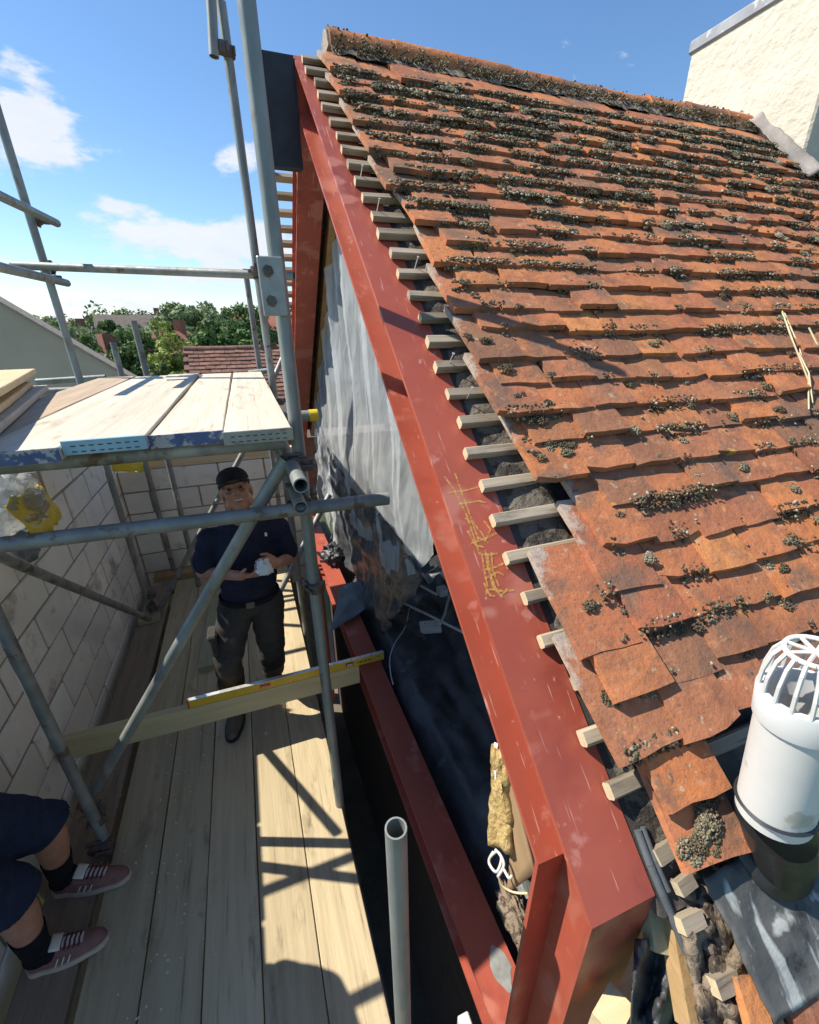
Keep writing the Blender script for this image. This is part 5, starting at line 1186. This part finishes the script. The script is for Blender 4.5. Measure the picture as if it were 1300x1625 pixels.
# ---- workman under the platform
Ym = 2.42
J = lambda x, y, dy=0: ony(x, y, Ym+dy)
man = thing('person', 'workman in dark cap, navy polo shirt and dark cargo trousers holding a white cloth', 'person', loc=(-.28, Ym, 0))
hc = J(375, 780, -.02); MH = (Matrix.Rotation(R(4), 4, 'Z') @ Matrix.Rotation(R(-7), 4, 'Y') @ Matrix.Rotation(R(-24), 4, 'X'))
hcaps, hells, HT = head_parts(hc, MH)
neck = J(384, 838, .02); shR = J(333, 856, .02); shL = J(442, 838, .02); elR = J(323, 908, .03); elL = J(459, 886, .03); wrR = J(383, 914, -.20); wrL = J(441, 893, -.19)
pel = J(397, 945, .02); che = J(389, 868, .02)
hipR = pel+Vector((-.088, 0, -.05)); hipL = pel+Vector((.088, 0, -.05))
knR = J(362, 1046, -.03); knL = J(432, 1044, .10); anR = Vector((-.375, Ym+.02, .10)); anL = Vector((-.105, Ym+.26, .10))
caps = hcaps+[(HT(0, .022, -.055), neck, .052, .058), (shR, elR, .046, .040), (elR, wrR, .040, .026), (shL, elL, .046, .040), (elL, wrL, .040, .026),
              (neck+Vector((0, 0, -.03)), shR, .05, .055), (neck+Vector((0, 0, -.03)), shL, .05, .055), (che, pel, .095, .09), (hipR, knR, .078, .054), (knR, anR, .052, .036), (hipL, knL, .078, .054), (knL, anL, .052, .036)]
dR = (J(415, 912, -.27)-wrR); dL = (J(425, 893, -.26)-wrL)
caps += hand(wrR, dR, (.1, .5, .85), 1, .75, .98) + hand(wrL, dL, (-.3, .5, -.5), -1, .8, .98)
body = fuse('body', caps, hells+[(che, (.15, .105, .17))], .0052, 'skin', man, 4)
for s in (-1, 1):
    e = MB(); ec = HT(.031*s, -.0795, .009); e.lathe([(0, -.0065), (.006, -.004), (.0085, 0), (.006, .004), (0, .0065)], ec, None, 10); o = e.build('eye', 'eye_shaded', smooth=True); child(o, body) if False else child(o, man)
mb = MB(); mb.path([HT(x, -.0915+abs(x)*.25, -.0555+abs(x)*.22) for x in (-.018, -.009, 0, .009, .018)], .0030, 8); child(mb.build('teeth', 'teeth', smooth=True), man)
mb = MB(); mb.path([HT(x, -.088+abs(x)*.30, -.0645+abs(x)*.25) for x in (-.020, -.010, 0, .010, .020)], .0045, 8); child(mb.build('lip', 'lip', smooth=True), man)
for s in (-1, 1):
    mb = MB(); mb.grid(lambda u, v: HT((.0715+.003*math.sin(v*3))*s, .01+.07*u, -.015+.05*v-.02*u), 6, 6); child(mb.build('hair', 'hair', smooth=True, solid=.008), man)
# cap with curved peak
cap_v = MB(); n = 28
def capf(u, v):
    a = 2*math.pi*u; b = v*math.pi/2; r_ = math.cos(b); return HT(.0815*r_*math.cos(a), .013+.103*r_*math.sin(a), .060+.074*math.sin(b)**.85 + .010*r_*math.sin(a))
cap_v.grid(capf, 32, 12); cp = child(cap_v.build('cap', 'cap_cloth', smooth=True, solid=.004), man)
mb = MB()
def peak(u, v):
    a = math.pi*(1.08+.84*u); x = .0825*math.cos(a); y = .010+.104*math.sin(a); k = v*.075*math.sin(math.pi*(.04+.92*u))**.5; return HT(x*(1-.05*v), y-k, .052-.012*v-.016*(2*u-1)**2*(.3+v))
mb.grid(peak, 24, 8); o = mb.build('peak', 'cap_cloth', smooth=True, solid=.005); o.parent = cp; o.matrix_parent_inverse = Matrix()
# polo shirt
sl_ = .62
sc = [(neck+Vector((0, .01, -.045)), shR, .060, .066), (neck+Vector((0, .01, -.045)), shL, .060, .066), (shR, shR.lerp(elR, sl_*1.15), .064, .066), (shL, shL.lerp(elL, sl_*1.15), .064, .066)]
shirt = fuse('shirt', sc, [(che, (.178, .125, .19)), (che.lerp(pel, .55)+Vector((0, -.015, 0)), (.165, .130, .16)), (pel+Vector((0, 0, .045)), (.160, .118, .10)), (neck+Vector((0, .005, -.05)), (.085, .075, .06))], .011, 'navy_cloth', man, 5, .006, 9, 3,
             [(pel+Vector((0, 0, -.005)), Vector((0, 0, -1))), (shR.lerp(elR, sl_*1.2), (elR-shR).normalized()) if False else (pel+Vector((0, 0, -.005)), Vector((0, 0, -1)))])
mb = MB()
def collar(u, v): a = 2*math.pi*(u*.86+.82); return neck+Vector((.066*math.cos(a)*(1+.18*v), .066*math.sin(a)*(1+.2*v)+.012, .012-.035*v-.035*max(0, -math.sin(a))))
mb.grid(collar, 28, 4); o = mb.build('collar', 'navy_cloth', smooth=True, solid=.004); o.parent = shirt; o.matrix_parent_inverse = Matrix()
mb = MB(); p = J(422, 848, -.115); mb.box(p, (.012, .004, .020)); o = mb.build('badge', 'paper'); o.parent = shirt; o.matrix_parent_inverse = Matrix()
# trousers, cargo pockets, belt
tc_ = [(hipR, knR, .100, .082), (knR, anR+Vector((0, .01, .02)), .080, .074), (hipL, knL, .100, .082), (knL, anL+Vector((0, .01, .02)), .080, .074)]
tro = fuse('trousers', tc_, [(pel+Vector((0, .005, -.01)), (.168, .122, .105))], .011, 'dark_cloth', man, 4, .009, 8, 11, [(pel+Vector((0, 0, .02)), Vector((0, 0, 1))), ((0, 0, .055), Vector((0, 0, -1)))])
for kx, sg in ((knR, -1), (knL, 1)):
    mb = MB(); c = kx+Vector((sg*.052, .0, .15)); mb.cbox(c-Vector((.024, .06, .08)), c+Vector((.024, .06, .07)), .012); mb.cbox(c+Vector((-.028, -.064, .045)), c+Vector((.028, .064, .078)), .010); o = mb.build('pocket', 'dark_cloth'); o.parent = tro; o.matrix_parent_inverse = Matrix()
mb = MB(); n = 40; zb = pel.z+.012
for k in range(n):
    a, b = 2*math.pi*k/n, 2*math.pi*(k+1)/n; f_ = lambda t, r_, z: (pel.x+.169*r_*math.cos(t), pel.y+.005+.124*r_*math.sin(t), z)
    mb.add([f_(a, 1.0, zb-.019), f_(b, 1.0, zb-.019), f_(b, 1.0, zb+.019), f_(a, 1.0, zb+.019), f_(a, 1.03, zb-.019), f_(b, 1.03, zb-.019), f_(b, 1.03, zb+.019), f_(a, 1.03, zb+.019)], [(4, 5, 6, 7), (3, 7, 6, 2), (0, 1, 5, 4), (0, 3, 2, 1)])
bl = child(mb.build('belt', 'black_cloth', smooth=True), man)
mb = MB(); mb.cbox((pel.x-.024, pel.y-.135, zb-.02), (pel.x+.024, pel.y-.122, zb+.02), .003); o = mb.build('buckle', 'coupler'); o.parent = bl; o.matrix_parent_inverse = Matrix()
def shoe(name, heel, toe, mu, ms, parent, W=.050, H=.085, z0=.002):
    """loft: rounded heel and toe, instep rising to the ankle"""
    heel = Vector(heel); toe = Vector(toe); d = (toe-heel); L_ = d.length; d.normalize(); sd2 = Vector((d.y, -d.x, 0)); n = 18; m_ = 14
    wf = lambda t: W*(math.sin(min(1, t/.10+.12)*math.pi/2))*(.82+.22*math.sin(min(1, max(0, (t-.2)/.6))*math.pi))*math.sqrt(max(.02, 1-max(0, (t-.80)/.205)**2))
    hf = lambda t: (H if t < .34 else H-(H-.045)*min(1, (t-.34)/.36)**.8 if t < .7 else .045*math.sqrt(max(.04, 1-((t-.7)/.315)**2)))
    mb = MB(); vs = []
    for i in range(n+1):
        t = i/n
        for j in range(m_+1):
            a = math.pi*j/m_; x = math.cos(a)*wf(t); z = .022+math.sin(a)**.75*hf(t); vs.append(heel+d*(t*L_)+sd2*x*(1-.25*(z/.12))+Vector((0, 0, z0+z)))
    fs = [(i*(m_+1)+j, i*(m_+1)+j+1, (i+1)*(m_+1)+j+1, (i+1)*(m_+1)+j) for i in range(n) for j in range(m_)]+[tuple(range(m_+1)), tuple(n*(m_+1)+j for j in range(m_, -1, -1))]
    mb.add(vs, fs); u_ = child(mb.build(name, mu, smooth=60), parent)
    mb = MB(); pr_ = [(t, s*(wf(t)+.0035)) for s, rng_ in ((1, range(n+1)), (-1, range(n, -1, -1))) for t in [i/n for i in rng_]]; k = len(pr_)
    bt = [heel+d*(t*1.02*L_-.01*L_)+sd2*x+Vector((0, 0, z0)) for t, x in pr_]; tp_ = [p+Vector((0, 0, .026)) for p in bt]
    mb.add(bt+tp_, [tuple(range(k-1, -1, -1)), tuple(range(k, 2*k))]+[(i, (i+1) % k, k+(i+1) % k, k+i) for i in range(k)]); o = mb.build('sole', ms); o.parent = u_; o.matrix_parent_inverse = Matrix()
    return u_, heel, d, sd2, L_, hf, wf
shoe('boot', anR+Vector((.015, .07, -.10)), anR+Vector((-.035, -.215, -.10)), 'boot', 'black', man, .052, .10); shoe('boot', anL+Vector((0, .07, -.10)), anL+Vector((.03, -.205, -.10)), 'boot', 'black', man, .052, .10)
# white cloth in his hands
o = crumple('white_cloth', 'crumpled white cloth held in the hands of the workman', 'cloth', J(420, 903, -.29), .040, 'paper', 6, sq=(.95, .7, 1.25), ex=.55, n=18)
# ---- second person at the left, seen from the knees down
P2 = Vector((-1.12, 1.50, 0)); man2 = thing('person', 'person in navy shorts, black socks and maroon trainers at the left edge', 'person', loc=(-1.08, 1.5, 0))
h1, t1 = onz(44, 1534, .02), onz(172, 1482, .02); h2, t2 = onz(86, 1408, .02), onz(206, 1386, .02)
a1 = Vector((h1.x+.055, h1.y, .11)); a2 = Vector((h2.x+.055, h2.y-.01, .11)); k1 = onz(-8, 1412, .50); k2 = onz(72, 1352, .50)
k1 = Vector((a1.x+.05, a1.y-.03, .50)); k2 = Vector((a2.x+.08, a2.y-.06, .50))
hp1 = Vector((-1.15, 1.17, .93)); hp2 = Vector((-1.14, 1.34, .93)); ch2 = Vector((-1.12, 1.22, 1.32)); nk2 = Vector((-1.09, 1.21, 1.50)); hd2 = Vector((-1.05, 1.20, 1.66)); M2 = Matrix.Rotation(R(75), 4, 'Z')
hc2, he2, HT2 = head_parts(hd2, M2)
s1_, s2_ = Vector((-1.11, 1.03, 1.42)), Vector((-1.11, 1.41, 1.42)); e1_, e2_ = Vector((-1.13, .98, 1.16)), Vector((-1.13, 1.44, 1.16)); w1_, w2_ = Vector((-.97, 1.08, 1.22)), Vector((-.97, 1.33, 1.20))
c2 = hc2+[(hd2+Vector((-.02, 0, -.06)), nk2, .05, .056), (nk2, s1_, .05, .05), (nk2, s2_, .05, .05), (s1_, e1_, .046, .04), (e1_, w1_, .04, .026), (s2_, e2_, .046, .04), (e2_, w2_, .04, .026), (ch2, Vector((-1.14, 1.25, 1.0)), .10, .10), (hp1, k1, .070, .056), (k1, k1.lerp(a1, .35), .057, .061), (k1.lerp(a1, .35), a1, .061, .038), (hp2, k2, .070, .056), (k2, k2.lerp(a2, .35), .057, .061), (k2.lerp(a2, .35), a2, .061, .038)]
c2 += hand(w1_, (.3, 1, .1), (-1, .2, .1), 1, .5) + hand(w2_, (.3, -1, .1), (-1, -.2, .1), -1, .5)
fuse('body', c2, he2, .0065, 'skin', man2, 4)
fuse('shirt', [(nk2+Vector((0, 0, -.05)), s1_, .06, .065), (nk2+Vector((0, 0, -.05)), s2_, .06, .065), (s1_, s1_.lerp(e1_, .7), .063, .064), (s2_, s2_.lerp(e2_, .7), .063, .064)], [(ch2, (.115, .17, .19)), (Vector((-1.14, 1.25, 1.05)), (.115, .155, .16))], .012, 'black_cloth', man2, 5, .005, 9, 4, [((0, 0, .93), Vector((0, 0, -1)))])
hm1, hm2 = hp1.lerp(k1, 1.0), hp2.lerp(k2, .98)
fuse('shorts', [(hp1, hm1, .112, .096), (hp2, hm2, .112, .096)], [(Vector((-1.145, 1.255, .95)), (.115, .16, .10))], .011, 'shorts_cloth', man2, 4, .008, 7, 8, [((0, 0, 1.0), Vector((0, 0, 1))), (Vector((-1.05, 1.4, .50)), Vector((.25, .1, -1)).normalized())])
for kk, aa, hh_, tt_ in ((k1, a1, h1, t1), (k2, a2, h2, t2)):
    fuse('sock', [(kk.lerp(aa, .62), aa, .057, .047), (aa, Vector((hh_.x+.09, aa.y, .06)), .047, .04)], [(Vector((hh_.x+.05, aa.y, .065)), (.055, .042, .045))], .006, 'black_cloth', man2, 4, 0, 1, 0, [(kk.lerp(aa, .62), (kk-aa).normalized())])
    u_, heel, d, sd2, L_, hf, wf = shoe('trainer', (hh_.x, hh_.y, 0), (tt_.x, tt_.y, 0), 'suede', 'gum', man2, .051, .072)
    mb = MB(); mb.grid(lambda u, v: heel+d*((.36+.12*v)*L_)+sd2*((u-.5)*.062)+Vector((0, 0, .026+hf(.36+.12*v)+.012-.006*v+.006*math.sin(u*3.14))), 6, 4); o = mb.build('tongue', 'cream', smooth=True, solid=.006); o.parent = u_; o.matrix_parent_inverse = Matrix()
    for q in range(5):
        t_ = .46+.055*q; mb = MB(); pts = [heel+d*((t_+.012*(j % 2))*L_)+sd2*((j/4-.5)*.058)+Vector((0, 0, .0285+hf(t_)*math.sin(math.acos(max(-1, min(1, (j/4-.5)*.058/max(.01, wf(t_))))))**.75)) for j in range(5)]
        mb.path(pts, .0034, 6); o = mb.build('lace', 'lace', smooth=True); o.parent = u_; o.matrix_parent_inverse = Matrix()
        mb = MB(); pm = heel+d*((t_+.028)*L_); mb.grid(lambda u, v: pm+d*(.010*(v-.5))+sd2*((u-.5)*.036)+Vector((0, 0, .0265+hf(t_+.028)*.985)), 3, 1); o = mb.build('tongue_gap', 'cream', solid=.002); o.parent = u_; o.matrix_parent_inverse = Matrix()
    for sg in (-1, 1):
        for q in range(3):
            t_ = .38+.075*q; mb = MB(); mb.grid(lambda u, v: heel+d*((t_+.06*v+.018*u)*L_)+sd2*sg*(wf(t_)*(.99-.14*v**1.5)+.002)+Vector((0, 0, .03+.035*v)), 1, 4); o = mb.build('stripe', 'cream', solid=.002); o.parent = u_; o.matrix_parent_inverse = Matrix()
